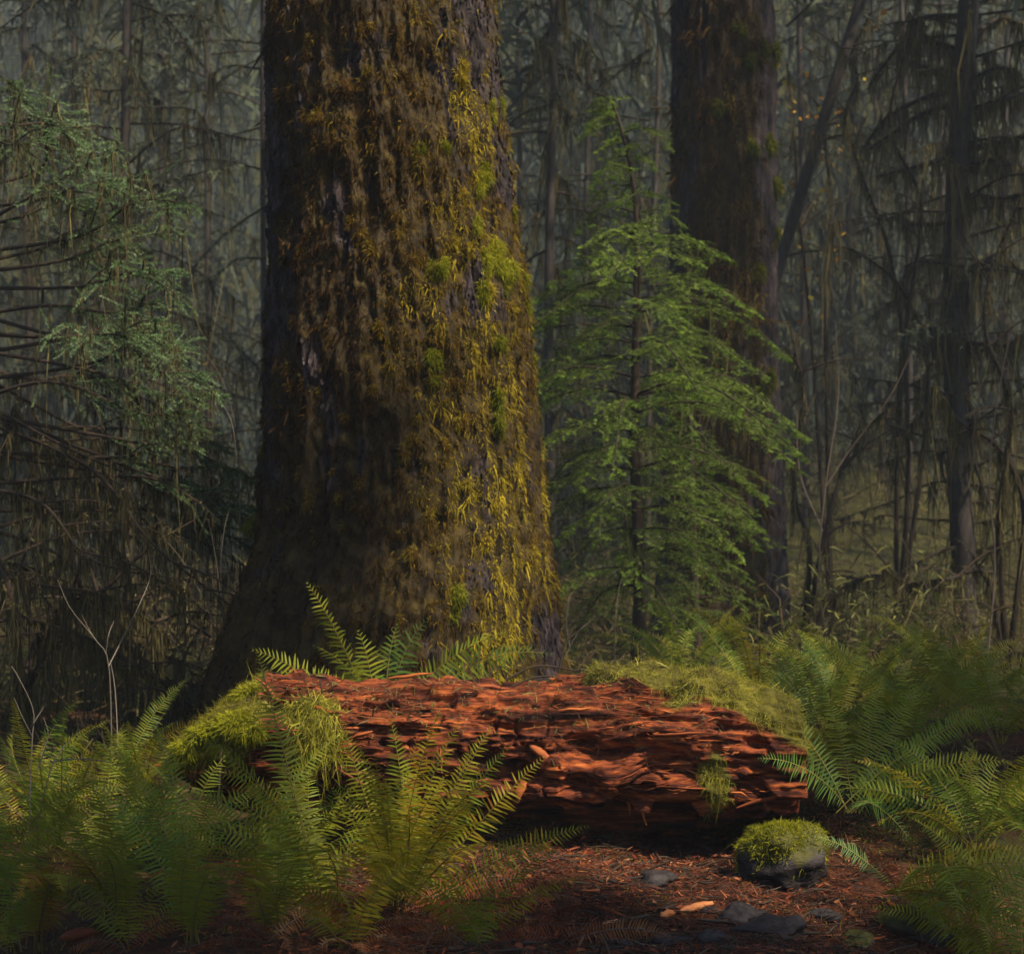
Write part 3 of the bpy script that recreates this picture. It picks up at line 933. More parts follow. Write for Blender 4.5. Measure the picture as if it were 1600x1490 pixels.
# crooked mossy vine maples
def maple(stems, Yq, label, leaves=0, moss=260, ml=.20, r0=.030, group=None):
    b = at(stems[0][0][0], stems[0][0][1], Yq)
    o = empty('vine_maple', (b[0], Yq, float(ground_z(b[0], Yq))), label, 'tree', group)
    for s in stems:
        C = curve([at(u, v, Yq + R.uniform(-.35, .35) * (i > 0)) for i, (u, v) in enumerate(s)], 26)
        mb = MB().add(*tubes(C, np.linspace(r0, r0 * .3, 26), 6), 0, .0)
        nt = 9
        ii = R.integers(6, 25, nt)
        for q in ii:
            d = nrm(R.normal(size=3) * [1, .6, .5] + [0, 0, .3])
            L = R.uniform(.3, .8)
            c2 = curve([C[q], C[q] + d * L * .5 + UP * .05, C[q] + d * L], 7)
            mb.add(*tubes(c2, np.linspace(.012, .003, 7), 4), 0, .3)
            add_moss(mb, c2, 26, ml * .8, .009, 1)
        add_moss(mb, C, moss, ml, .010, 1, tb=.5)
        for _ in range(2):
            add_moss(mb, C + R.normal(size=C.shape) * r0 * .5, moss, ml * .6, .012, 1, tb=.5)
        if leaves:
            q = R.integers(8, 26, leaves)
            P = C[q] + R.normal(size=(leaves, 3)) * [.22, .2, .14]
            mb.add(*strips(P, R.normal(size=(leaves, 3)) - UP * .4, R.uniform(.05, .10, leaves), R.uniform(.05, .09, leaves), 0, 2, shape='leaf'), 2, per(R.random(leaves), 6))
        put_split(mb, 'stem', [M['twig'], M['hang_moss'], M['autumn']], o, {1: 'hanging_moss', 2: 'autumn_leaves'})
    return o


maple([[(1400, 1010), (1420, 700), (1395, 420), (1345, 270), (1320, 180), (1340, 120), (1300, 60)],
       [(1400, 1010), (1405, 600), (1440, 330), (1390, 200), (1420, 60), (1450, -60)],
       [(1400, 1010), (1450, 620), (1420, 470), (1350, 400), (1290, 380)]], 15.5, 'crooked many-stemmed vine maple hung with brown moss beside the leaning trunk')
maple([[(1300, 1010), (1290, 520), (1300, 330), (1290, 215), (1310, 130), (1360, 20)], [(1300, 1010), (1270, 560), (1250, 340), (1240, 200), (1230, 100)]], 17.5,
      'thin maple with a few orange and yellow leaves behind the leaning trunk', leaves=38, moss=120)
maple([[(1575, 1050), (1560, 820), (1580, 640), (1540, 520), (1550, 420), (1600, 300)], [(1575, 1050), (1600, 800), (1560, 700), (1500, 660), (1460, 600)],
       [(1575, 1050), (1540, 900), (1480, 905), (1420, 910), (1380, 890)]], 12.5, 'low arching moss-wrapped maple with pale hanging moss near the frond-filled bank')
maple([[(1250, 1040), (1265, 860), (1240, 760), (1255, 600), (1225, 540)], [(1250, 1040), (1290, 830), (1330, 700), (1385, 640)], [(1250, 1040), (1300, 930), (1380, 900), (1460, 930)]], 13,
      'small twisting maple sapling just beyond the grey-barked conifer', moss=150, r0=.03)
maple([[(30, 1090), (20, 940), (-20, 800), (30, 640)], [(30, 1090), (70, 980), (150, 930), (260, 990)], [(30, 1090), (110, 1000), (230, 1050), (330, 1130)]], 8.2,
      'mossy fallen bough bush under the dead spruce branches', moss=260, ml=.16, r0=.03)

# ------------------------------------------------------------------ far wooded slope and dry undergrowth
n = 60000
x = R.uniform(-26, 26, n)
y = 26 + 34 * R.random(n) ** 1.2
z = ground_z(x, y) + R.gamma(1.6, 1.6, n)
k = vn(x * .5, y * .3, z * .35, 5) > -.25
x, y, z = x[k], y[k], z[k]
n = len(x)
V, Q = strips(np.stack([x, y, z], -1), R.normal(size=(n, 3)) * [.5, .5, .3] - UP * .8, R.uniform(.4, 1.3, n), R.uniform(.05, .16, n), .2, 1, wob=.1)
tag(MB().add(V, Q, 0, per(np.clip(.5 + .8 * fbm(x * .3, y * .3, z * .3, 3, 4) + R.normal(0, .2, n), 0, 1), 4)).build('distant_forest', M['distant']),
    'hazy dim mass of distant conifer foliage', 'forest', kind='stuff')

n = 42000
x, y = R.uniform(-9, 11, n), 6.6 + 23 * R.random(n) ** 1.3
k = (np.abs(x) < y * .45 + 1) & ((y > 9.5) | (x < -1.5) | (x > 1.6)) & ((x + .7) ** 2 + (y - 8.3) ** 2 > 2.2) & (vn(x * .9, y * .9, 0, 31) > -.35)
x, y = x[k], y[k]
n = len(x)
hgt = .12 + .13 * sstep(8, 10, y) + .5 * sstep(7, 10, y) * sstep(-.3, .6, vn(x * .7, y * .7, 0, 8)) + .6 * sstep(12, 22, y) * R.random(n)
z = ground_z(x, y) + hgt * R.random(n)
V, Q = strips(np.stack([x, y, z], -1), R.normal(size=(n, 3)) * [.7, .7, .3] + UP * R.uniform(-.5, 1.3, n)[:, None], R.uniform(.15, .6, n), R.uniform(.006, .022, n), .35, 2, wob=.16)
tag(MB().add(V, Q, 0, per(np.clip(.35 + .35 * fbm(x * .8, y * .8, 0, 3, 4) + R.normal(0, .22, n), 0, 1), 6)).build('undergrowth', M['brush']),
    'tangle of dry brown and olive brush on the forest floor', 'undergrowth', kind='stuff')
n = 64000
x, y = R.uniform(-7, 9, n), 9.0 + 14 * R.random(n) ** 1.4
k = (np.abs(x) < y * .42 + 1) & ((x + .7) ** 2 + (y - 8.3) ** 2 > 2.2) & (vn(x * .6, y * .6, 0, 35) + .35 * np.sign(x) > -.1)
x, y = x[k], y[k]
n = len(x)
z = ground_z(x, y) + (.2 + 1.3 * sstep(-.2, .6, vn(x * .5, y * .5, 0, 36))) * R.random(n)
V, Q = strips(np.stack([x, y, z], -1), R.normal(size=(n, 3)) * [1, 1, .35] - UP * .2, R.uniform(.04, .11, n), R.uniform(.008, .018, n), .35, 2, shape='leaf')
tag(MB().add(V, Q, 0, per(np.clip(.4 + R.normal(0, .25, n), 0, 1), 6)).build('leafy_undergrowth', M['under_green']),
    'low green leafy growth among the brush behind the log', 'undergrowth', kind='stuff')

# ------------------------------------------------------------------ the rotten log
LY = 6.10
LU = np.array([248, 262, 300, 350, 395, 410, 500, 600, 700, 800, 900, 950, 1000, 1100, 1190, 1245, 1262], float)
LT = np.array([1196, 1180, 1138, 1100, 1078, 1066, 1068, 1068, 1065, 1070, 1064, 1056, 1054, 1062, 1078, 1098, 1150], float)
LB = np.array([1208, 1216, 1222, 1224, 1226, 1228, 1238, 1248, 1262, 1282, 1296, 1312, 1276, 1284, 1292, 1280, 1230], float)
LD = np.array([.04, .10, .22, .28, .31, .32, .34, .35, .36, .36, .36, .36, .36, .36, .36, .33, .08])
log = empty('rotten_log', (0, LY, .05), 'crumbling red rotten log with green moss over both ends', 'log')


def log_moss(X, phi):
    """phi in degrees: 0 top, 90 towards the viewer, negative behind"""
    u = 800 + X * FPX / 5.95
    n = fbm(X * 5, phi / 18, 0, 4, 51) * 1.3
    left = sstep(440, 385, u) * sstep(118, 92, phi)
    left2 = np.exp(-((u - 500) / 45) ** 2) * sstep(35, 50, phi) * sstep(112, 90, phi) * .9
    right = sstep(850, 950, u) * sstep(18 + np.clip(u - 880, 0, 400) * .20, 2 + np.clip(u - 880, 0, 400) * .15, phi)
    r2 = np.exp(-(((u - 1060) / 55) ** 2 + ((phi - 48) / 16) ** 2)) * .75
    r3 = np.exp(-(((u - 1112) / 30) ** 2 + ((phi - 118) / 26) ** 2)) * 1.0
    back = sstep(-20, -45, phi)
    return np.clip(np.maximum.reduce([left, left2, right, r2, r3, back * .8]) + n * .45 - .05, 0, 1)


def log_surf(X, phi, moss=None):
    u = 800 + X * FPX / 5.95
    zt = CAMH + (HOR - np.interp(u, LU, LT)) * 6.05 / FPX
    zb = CAMH + (HOR - np.interp(u, LU, LB)) * 5.86 / FPX
    dp = np.interp(u, LU, LD)
    zc, b = (zt + zb) / 2, (zt - zb) / 2
    ph = np.radians(phi)
    cx, sx = np.cos(ph), np.sin(ph)
    ex = 0.86
    yy = -np.sign(sx) * np.abs(sx) ** ex * dp
    zz = np.sign(cx) * np.abs(cx) ** ex * b
    q = phi / 57.3 * .33
    mo = log_moss(X, phi) if moss is None else moss
    wq = q + .007 * vn(X * 3, q * 4, 0, 12) + .012 * X * vn(q * 5, 3.3, 0, 13)
    stair = vn(X * 1.7, wq * 11, 0, 61) * 3.2 + .6 * vn(X * 5, wq * 30, 0, 62)
    st = np.floor(stair) + sstep(.55, 1.0, stair - np.floor(stair))
    chunk = fbm(X * 3.2, q * 9, 0, 4, 63)
    fib = fbm(X * 2.6, wq * 52, 0, 4, 64)
    fine = fbm(X * 8, wq * 190, 0, 3, 65)
    pit = np.clip(vn(X * 7, q * 16, 0, 66) - .25, 0, 1)
    crack = np.clip(.12 - np.abs(vn(X * 9 + 2 * vn(q * 14, X, 0, 15), q * 3.5, 0, 71)), 0, .12) * sstep(0, .5, vn(X * 2, q * 5, 0, 72))
    d = .010 * st + .105 * chunk + .026 * fib + .014 * fine + .018 * fbm(X * 22, q * 26, 0, 3, 74) - .13 * pit - .40 * crack
    d = d * (1 - .75 * mo) + mo * (.02 + .06 * (fbm(X * 8, q * 9, 0, 3, 67) + .3))
    # hollow underside behind a ragged lip
    lip = 140 + 16 * vn(X * 3.3, 2.2, 0, 68) + 10 * vn(X * 11, 5.5, 0, 69)
    hol = sstep(lip, lip + 10, phi) * sstep(222, 200, phi)
    skirt = sstep(200, 218, phi) * sstep(285, 245, phi)
    d = d * (1 - .5 * hol) * np.clip(b / .2, .25, 1)
    fac = 1 + d / np.maximum(np.hypot(yy, zz), .05)
    yy, zz = yy * fac, zz * fac
    yy = yy * (1 - .25 * hol) + .12 * hol
    zz = zz * (1 - .55 * hol) + .04 * hol - .28 * skirt * np.clip(b / .2, 0, 1)
    Xo = X + .03 * vn(q * 9, X * 2, 0, 70) * sstep(500, 300, u)
    return np.stack([Xo, LY + yy + 0 * X, zc + zz], -1)


def log_frame(X, phi):
    P = log_surf(X, phi)
    a = log_surf(X + .01, phi) - P
    b = log_surf(X, phi + 2) - P
    return P, nrm(np.cross(b, a))


lx = np.linspace((248 - 800) * 5.95 / FPX, (1262 - 800) * 5.95 / FPX, 480)
lp = np.concatenate([np.linspace(-45, 170, 190), np.linspace(171, 314, 26)])
LX, LP = np.meshgrid(lx, lp, indexing='ij')
lm = log_moss(LX, LP)
put(MB().add(log_surf(LX, LP, lm), grid_faces(len(lx), len(lp), True)[:, ::-1], 0, lm), 'log_body', M['log'], log)
# wood flakes lifting off along the grain
n = 1500
X = R.uniform(lx[0] + .1, lx[-1] - .1, n)
phi = R.uniform(-15, 150, n)
k = (log_moss(X, phi) < .4) & (vn(X * 3, phi / 20, 0, 81) > -.4)
X, phi = X[k], phi[k]
P, Nn = log_frame(X, phi)
n = len(P)
sg = R.choice([-1, 1], n)[:, None]
D = nrm(np.array([1.0, 0, 0]) * sg + Nn * R.uniform(-.08, .16, n)[:, None] + R.normal(size=(n, 3)) * .14)
L = R.gamma(1.8, .026, n) + .012
t = np.linspace(-.5, .7, 4)
PP = P[:, None] + Nn[:, None] * .004 + D[:, None] * (L[:, None] * t)[..., None] + R.normal(size=(n, 4, 3)) * .003
Wd = (R.gamma(1.8, .0013, n) + .0007)[:, None] * np.array([.5, 1, .8, .12])
V, Q = tubes(PP, Wd, 4)
cc = PP.reshape(-1, 3).repeat(4, 0)
N4 = Nn.repeat(16, 0)
off = V - cc
V = cc + off - N4 * (off * N4).sum(1, keepdims=True) * .65
mb = MB().add(V, Q, 0, per(np.clip(.30 + .8 * fbm(X * 4, phi / 12, 0, 3, 83) + R.normal(0, .16, n), 0, 1), 16))
put(mb, 'wood_flakes', M['splinter'], log, 'stuff')
# larger broken splinters and plates
for (u, ph, L, w, dx, up) in [(430, 40, .20, .025, .6, -.6), (845, 88, .12, .04, .7, -.5), (690, 98, .10, .015, .1, -1), (700, 92, .10, .014, .9, .4), (930, 112, .10, .02, .1, 1),
                              (980, 138, .16, .02, .1, -1), (1000, 140, .14, .016, .2, -1), (1030, 135, .12, .015, -.1, -1), (880, 20, .18, .03, 1, .1), (760, 8, .2, .035, -1, .12), (640, 10, .2, .035, 1, .1),
                              (1020, 100, .2, .02, 1, 0), (1070, 98, .18, .02, -1, .05), (1180, 120, .22, .02, 1, .3), (1150, 110, .24, .02, 1, -.1), (520, 60, .15, .02, 1, -.2), (560, 120, .16, .02, 1, -.5),
                              (945, 146, .12, .05, .3, -1), (815, 118, .1, .05, -.2, -1), (270, 110, .2, .04, -1, .05), (300, 125, .22, .03, -1, -.05)]:
    P, Nn = log_frame(np.array([(u - 800) * 5.95 / FPX]), np.array([float(ph)]))
    d = nrm(np.array([dx, -.12, up]))
    t = np.linspace(-.5, .5, 6)
    PP = P[0] + Nn[0] * .012 + d * (L * t)[:, None] + R.normal(size=(6, 3)) * .004
    V, Q = tubes(PP, w * .5 * np.array([.35, .8, 1, .9, .7, .1]), 6)
    Vc = PP.repeat(6, 0)
    off = V - Vc
    V = Vc + off - Nn[0] * (off @ Nn[0])[:, None] * .6
    put(MB().add(V, Q, 0, float(R.uniform(.25, .7))), 'splinter', M['splinter'], log)


def log_moss_cover(n, lo, hi, ph0, ph1, Ls, mat, name, hang, bias, label):
    X = (R.uniform(lo, hi, n) - 800) * 5.95 / FPX
    phi = R.uniform(ph0, ph1, n)
    mo = log_moss(X, phi)
    pt = fbm(X * 9, phi / 9, 0, 3, 91)
    k = R.random(n) < np.clip((mo - .35) * 2.4, 0, 1) * np.clip(.75 + pt * 1.2, .1, 1)
    X, phi, pt = X[k], phi[k], pt[k]
    P, Nn = log_frame(X, phi)
    m = len(P)
    D = Nn * R.uniform(.3, 1, m)[:, None] + R.normal(size=(m, 3)) * .5 - UP * (hang * R.random(m))[:, None]
    V, Q = strips(P - Nn * .004, D, Ls * (.4 + R.gamma(2, .32, m)), Ls * .085 * R.uniform(.6, 1.5, m), R.uniform(.1, .7, m), 2, wob=.3)
    put(MB().add(V, Q, 0, per(np.clip(bias + .6 * pt + R.normal(0, .14, m), 0, 1), 6)), name, mat, log, 'stuff', label)


log_moss_cover(66000, 248, 460, -45, 120, .027, M['log_moss'], 'moss_mat', .5, .55, 'feathery yellow-green moss over the broken end')
log_moss_cover(16000, 440, 590, 20, 118, .055, M['log_moss'], 'moss_mat', 1.3, .6, 'stringy pale moss hanging down the side')
log_moss_cover(70000, 840, 1360, -45, 150, .028, M['log_moss'], 'moss_mat', .5, .66, 'golden-green moss along the top')
for (u, ph, rr) in [(335, 62, .075), (375, 66, .06), (405, 84, .05), (310, 80, .05), (390, 20, .05)]:
    P, Nn = log_frame(np.array([(u - 800) * 5.95 / FPX]), np.array([float(ph)]))
    cushion(P[0], Nn[0], rr, M['bright_moss'], log, 1500, .032, .3, bias=.62, flat=(1.3, 1, .7))

# needles, crumbs and bits of leaf caught on the log
n = 3600
X, phi = R.uniform(lx[60], lx[-60], n), R.normal(25, 38, n)
P, Nn = log_frame(X, phi)
D = R.normal(size=(n, 3))
D = D - Nn * (D * Nn).sum(1, keepdims=True) * .8
V, Q = strips(P + Nn * .006, D, R.gamma(2, .010, n) + .006, R.gamma(2, .0012, n) + .001, .1, 2, wdir=np.cross(Nn, D), shape='leaf')
put(MB().add(V, Q, 0, per(R.random(n), 6)), 'caught_debris', M['brush'], log, 'stuff')
# twigs and dead stalks lying on the log
for i, (pts, r_) in enumerate([([(790, 1062), (840, 1040), (905, 1048)], .006), ([(800, 1072), (850, 1056), (930, 1068)], .005), ([(870, 1062), (885, 1000), (900, 975)], .006), ([(885, 1000), (905, 985), (930, 965)], .004),
                               ([(905, 1045), (1000, 1068), (1080, 1075)], .005), ([(345, 1170), (342, 1230), (340, 1262)], .008), ([(500, 1120), (503, 1085), (500, 1062)], .006), ([(960, 1060), (985, 1075), (1000, 1090)], .004)]):
    Yq = 5.72 if i == 5 else (5.9 if i == 6 else 6.2)
    C = curve([at(u, v, Yq) for u, v in pts], 12)
    mb = MB().add(*tubes(C, np.linspace(r_, r_ * .5, 12), 5), 0, .3)
    tag(mb.build('twig', M['twig']), ['brown dead twig lying on the log beside the trunk', 'thin dead twig curved along the log crest', 'bare twig standing upright beside the trunk foot', 'thin forked twig tip by the trunk foot',
                                      'long dead twig across the mossy log top', 'grey stick hanging below the mossy log end', 'short mossy stalk standing on the red log', 'small dark twig in the golden log moss'][i], 'twig')


# ------------------------------------------------------------------ sword ferns
def frond_mesh(base, tip, arch, pin, roll, tint, dead=False, npin=None, sidebend=0.0, bare=.13, face=.6):
    base, tip = np.asarray(base, float), np.asarray(tip, float)
    ch = tip - base
    L = np.linalg.norm(ch)
    hor = nrm(np.array([ch[0], ch[1], 0]) + 1e-6)
    perp = np.cross(nrm(ch), UP)
    perp = nrm(perp + 1e-6)
    upv = nrm(np.cross(perp, nrm(ch)))
    if upv[2] < 0:
        upv = -upv
    c1 = base + ch * .33 + upv * arch * L * .9 + perp * sidebend * L
    c2 = base + ch * .70 + upv * arch * L * 1.15 + perp * sidebend * L
    m = 26
    t = np.linspace(0, 1, m)[:, None]
    C = base * (1 - t) ** 3 + 3 * c1 * t * (1 - t) ** 2 + 3 * c2 * t * t * (1 - t) + tip * t ** 3
    T = nrm(np.gradient(C, axis=0))
    mb = MB()
    mb.add(*tubes(C[::2], np.linspace(.0034, .0010, m)[::2] * max(.7, min(1.3, L / .8)), 4), 1, np.clip(tint + .1, 0, 1))
    n = npin or int(np.clip(L / (.235 * pin), 16, 62))
    tt = np.linspace(bare, .995, n)
    f = tt * (m - 1)
    i = np.minimum(f.astype(int), m - 2)
    w = (f - i)[:, None]
    B = C[i] * (1 - w) + C[i + 1] * w
    Tt = nrm(T[i] * (1 - w) + T[i + 1] * w)
    S0 = nrm(np.cross(Tt, np.cross(perp, Tt)))            # = perp made orthogonal to the stalk
    N0 = np.cross(S0, Tt)
    rl = roll + R.normal(0, .05) + .25 * (tt - .5)
    S = S0 * np.cos(rl)[:, None] + N0 * np.sin(rl)[:, None]
    open_ = nrm(np.cross(Tt, np.array([0, 1.0, .25])))           # blades turn their faces to the open side of the wood
    S = np.where((S * open_).sum(1, keepdims=True) < 0, -S, S)
    S = nrm(S * (1 - face) + open_ * face)
    S = nrm(S - Tt * (S * Tt).sum(1, keepdims=True))
    N_ = np.cross(S, Tt)
    N_ = np.where(N_[:, 2:3] < 0, -N_, N_)
    prof = np.clip((tt - bare + .02) / .13, .25, 1) ** .6 * np.minimum(1, (1.02 - tt) * 2.3) ** .75
    gap = L * (1 - bare) / n
    brown = np.clip(tt - R.uniform(.75, 1.6), 0, .3)
    for sgn in (1, -1):
        gapc, gapw = R.random(), R.uniform(-.04, .0)
        keep = (R.random(n) > .04) & (np.abs(tt - gapc) > gapw)
        ang = np.radians(np.interp(tt, [0, .3, .8, 1], [5, 14, 26, 45]))[:, None]
        D = S * sgn * np.cos(ang) + Tt * np.sin(ang) - N_ * R.uniform(-.02, .26, n)[:, None] + R.normal(size=(n, 3)) * .07
        pl = pin * prof * R.uniform(.78, 1.1, n)
        sgm = 3
        V, Q = strips(B[keep], D[keep], pl[keep], (gap * .62 + 0 * pl)[keep] * np.clip(prof[keep] + .25, .4, 1), R.uniform(.02, .22, n)[keep], sgm,
                      wdir=(Tt + N_ * R.normal(0, .2, (n, 1)) + R.normal(size=(n, 3)) * .06)[keep], shape='pinna')
        ti = np.clip(tint + R.normal(0, .06, n) - .14 * (R.random(n) < .06) - brown, 0, 1)[keep]
        mb.add(V, Q, 0, per(ti, 8))
    return mb


FM = [M['fern'], M['rachis']]
DM = [M['dead_fern'], M['twig']]


def fern(base, fronds, label, group=None, name='sword_fern'):
    """fronds: list of (tip xyz, arch, pinna length, roll, tint[, dead])"""
    base = np.asarray(base, float)
    o = empty(name, tuple(base), label, 'fern', group)
    for fr in fronds:
        tip, arch, pin, roll, tint = fr[:5]
        dead = len(fr) > 5 and fr[5]
        b = base + np.append(R.normal(0, .022, 2), 0)
        if not dead and base[1] < 5.2 and R.random() < .06:
            tint = float(R.uniform(.03, .15))
        mb = frond_mesh(b, tip, arch, pin, roll, tint, dead, sidebend=float(R.normal(0, .05)), face=float(R.uniform(.35, .8)))
        put_split(mb, 'dead_frond' if dead else 'frond', DM if dead else FM, o, {1: 'stalk'})
    return o


def auto_fern(base, L, n, label, group=None, tint=.5, lift=(.25, 1.0), pin=.052, dead=0, aim=None):
    fr = []
    for i in range(n):
        az = i * 2.399 + R.uniform(-.3, .3)
        el = R.uniform(*lift)
        l = L * R.uniform(.7, 1.1)
        d = np.array([math.cos(az) * math.cos(el), math.sin(az) * math.cos(el), math.sin(el)])
        tip = np.asarray(base) + d * l
        fr.append((tip, R.uniform(.10, .24), pin * R.uniform(.85, 1.15), R.uniform(-.7, .7), float(np.clip(tint + R.normal(0, .13), .05, 1))))
    for i in range(dead):
        az = R.uniform(0, 6.28)
        tip = np.asarray(base) + np.array([math.cos(az), math.sin(az), .0]) * L * .8
        tip[2] = float(ground_z(tip[0], tip[1])) + .04
        fr.append((tip, .2, pin * .8, R.uniform(-.4, .4), float(R.random()), True))
    return fern(base, fr, label, group)


def gz(u, v):
    """where the sight line through (u, v) meets the ground"""
    ys = np.linspace(3.0, 14, 1200)
    z = CAMH + (HOR - v) * ys / FPX
    g_ = ground_z((u - 800) * ys / FPX, ys)
    i = int(np.argmax(z <= g_ + .0))
    return np.array([(u - 800) * ys[i] / FPX, ys[i], g_[i]])


# central fern in front of the log: tips read off the picture
cb = gz(625, 1432)
tips = [(690, 1102, 4.75, .03, .3), (610, 1122, 4.9, .05, .35), (585, 1180, 4.5, -.03, .2), (770, 1130, 5.0, .04, -.3), (745, 1160, 4.85, .03, -.4), (795, 1165, 4.75, .05, -.5), (850, 1182, 4.9, .04, -.6),
        (640, 1180, 4.95, .02, .1), (700, 1205, 5.1, .04, 0), (530, 1122, 5.0, .05, .5), (512, 1335, 4.35, .22, .5), (920, 1290, 4.6, .06, -1.0), (790, 1285, 4.3, .16, -.6), (560, 1290, 4.2, .14, .6), (520, 1230, 5.0, .08, .6),
        (655, 1150, 5.0, .03, .1), (720, 1125, 4.9, .04, -.2), (560, 1160, 4.7, .05, .4), (600, 1215, 4.45, .06, .3), (770, 1215, 4.5, .08, -.4), (640, 1270, 4.2, .07, .2), (570, 1350, 4.2, .18, .6),
        (685, 1230, 4.3, .05, .2), (740, 1250, 4.35, .1, -.2), (800, 1330, 4.2, .15, -.7)]
fr = [(at(u, v, Y), ar, .070, ro, float(np.clip(.33 + R.normal(0, .10), .12, .8))) for (u, v, Y, ar, ro) in tips]
for (u, v) in [(540, 1425), (920, 1420), (880, 1465), (470, 1470), (760, 1470)]:
    g0 = gz(u, v)
    fr.append((g0 + [0, 0, .05], .16, .05, R.uniform(-.5, .5), float(R.random()), True))
fern(cb, fr, 'large yellow-green sword fern standing in front of the red log')

# tall arching fern left of it, fronds crossing the mossy log end
b2 = gz(520, 1445)
tips = [(402, 1018, 5.2, .03, -.3), (275, 1135, 4.9, .14, -.5), (440, 1180, 4.8, .05, .2), (365, 1248, 4.7, .12, .4), (300, 1290, 4.6, .16, .3), (430, 1260, 4.6, .10, -.2), (395, 1330, 4.3, .18, .3), (470, 1320, 4.2, .14, .3)]
fern(b2, [(at(u, v, Y), ar, .082, ro, float(np.clip(.40 + R.normal(0, .1), .12, .8))) for (u, v, Y, ar, ro) in tips], 'tall fern whose long fronds arch across the mossy log end')

LEFT = [((300, 1475), [(130, 1210, 4.6, .12, .5), (165, 1150, 4.9, .06, .3), (240, 1125, 4.9, .05, .2), (310, 1295, 4.2, .06, .1), (250, 1300, 4.3, .10, .3), (360, 1265, 4.4, .08, -.3), (205, 1260, 4.4, .12, .5), (410, 1300, 4.3, .08, -.4), (340, 1360, 4.0, .12, 0)],
         'broad green fern with upright fronds below the hanging grey stick'),
        ((190, 1450), [(50, 1245, 4.4, .16, .5), (0, 1290, 4.3, .18, .6), (120, 1190, 4.7, .08, .3), (200, 1180, 4.8, .05, .1), (60, 1340, 4.1, .16, .6), (260, 1220, 4.7, .06, -.3), (110, 1300, 4.2, .12, .3), (150, 1330, 4.1, .1, 0)],
         'arching fern with long curved fronds in the thick fern bed'),
        ((60, 1490), [(-40, 1330, 4.0, .15, .5), (20, 1410, 3.8, .2, .6), (100, 1400, 3.8, .18, -.4), (60, 1300, 4.2, .1, .2), (-10, 1230, 4.4, .1, .4), (90, 1350, 4.0, .12, -.3)],
         'low fern beside the broken red wood piece'),
        ((90, 1330), [(0, 1150, 5.6, .08, .4), (20, 1090, 5.8, .06, .3), (100, 1120, 5.6, .05, .1), (60, 1180, 5.3, .1, .4), (150, 1170, 5.5, .08, -.2), (180, 1230, 5.2, .12, -.5), (-20, 1220, 5.2, .12, .5), (30, 1250, 5.1, .1, .3)],
         'dim fern behind the bare pale twigs'),
        ((240, 1300), [(160, 1130, 5.9, .06, .3), (200, 1125, 5.9, .05, .2), (255, 1140, 5.8, .06, 0), (300, 1190, 5.5, .08, -.3), (130, 1190, 5.6, .1, .5), (210, 1190, 5.4, .08, .2)],
         'fern growing under the overhanging mossy log end'),
        ((420, 1470), [(390, 1260, 4.3, .08, .2), (440, 1240, 4.5, .06, -.1), (350, 1320, 4.1, .12, .4), (470, 1340, 4.0, .12, -.3), (400, 1380, 3.9, .14, .2)], 'short fern with rust-tinged fronds among the larger ferns')]
for (bp, tp, lab) in LEFT:
    b = gz(*bp) if bp[1] < 1480 else gz(bp[0], bp[1] - 2)
    t0 = .46 + R.normal(0, .06)
    fern(b, [(at(u, v, Y), ar * .9, .068, ro, float(np.clip(t0 + R.normal(0, .12), .1, .9))) for (u, v, Y, ar, ro) in tp], lab)

for (u, v, lab, tn, n_) in [(560, 1486, 'low green fern in front of the large yellow-green one', .34, 9), (740, 1486, 'small spreading fern beside the withered fronds', .36, 8), (15, 1486, 'fern cropped by the bed edge beside the wood piece', .44, 5), (200, 1486, 'low fern fringing the fern bed', .44, 5)]:
    b = gz(u, v)
    fr = []
    for i in range(n_):
        az = R.uniform(-.35, 3.5)
        el = R.uniform(.35, 1.0)
        d = np.array([math.cos(az) * math.cos(el), -.35 * math.sin(az) * math.cos(el), math.sin(el)])
        fr.append((b + d * R.uniform(.3, .48), .16, .058, R.uniform(-.4, .4), float(np.clip(tn + R.normal(0, .1), .05, .9))))
    for i in range(3):
        az = R.uniform(0, 6.28)
        tp = b + np.array([math.cos(az), math.sin(az) * .5, 0]) * .4
        tp[2] = float(ground_z(tp[0], tp[1])) + .05
        fr.append((tp, .2, .05, R.uniform(-.4, .4), float(R.random()), True))
    fern(b, fr, lab)

# ferns between the log and the trunk
b3 = np.array([(600 - 800) * 6.75 / FPX, 6.75, .42])
fern(b3, [(at(u, v, Y), ar, .105, ro, ti) for (u, v, Y, ar, ro, ti) in [(480, 910, 6.6, .05, .35, .42), (395, 1015, 6.5, .10, .6, .4), (490, 1008, 6.55, .16, .3, .5), (668, 965, 6.7, .14, -.4, .8),
                                                                     (620, 975, 6.8, .05, .1, .75), (790, 988, 6.65, .12, -.5, .55), (862, 1022, 6.6, .20, -.5, .7), (440, 1050, 6.45, .12, .6, .45), (560, 985, 6.75, .06, .2, .5)]],
     'fern rising between the rotten log and the great trunk')

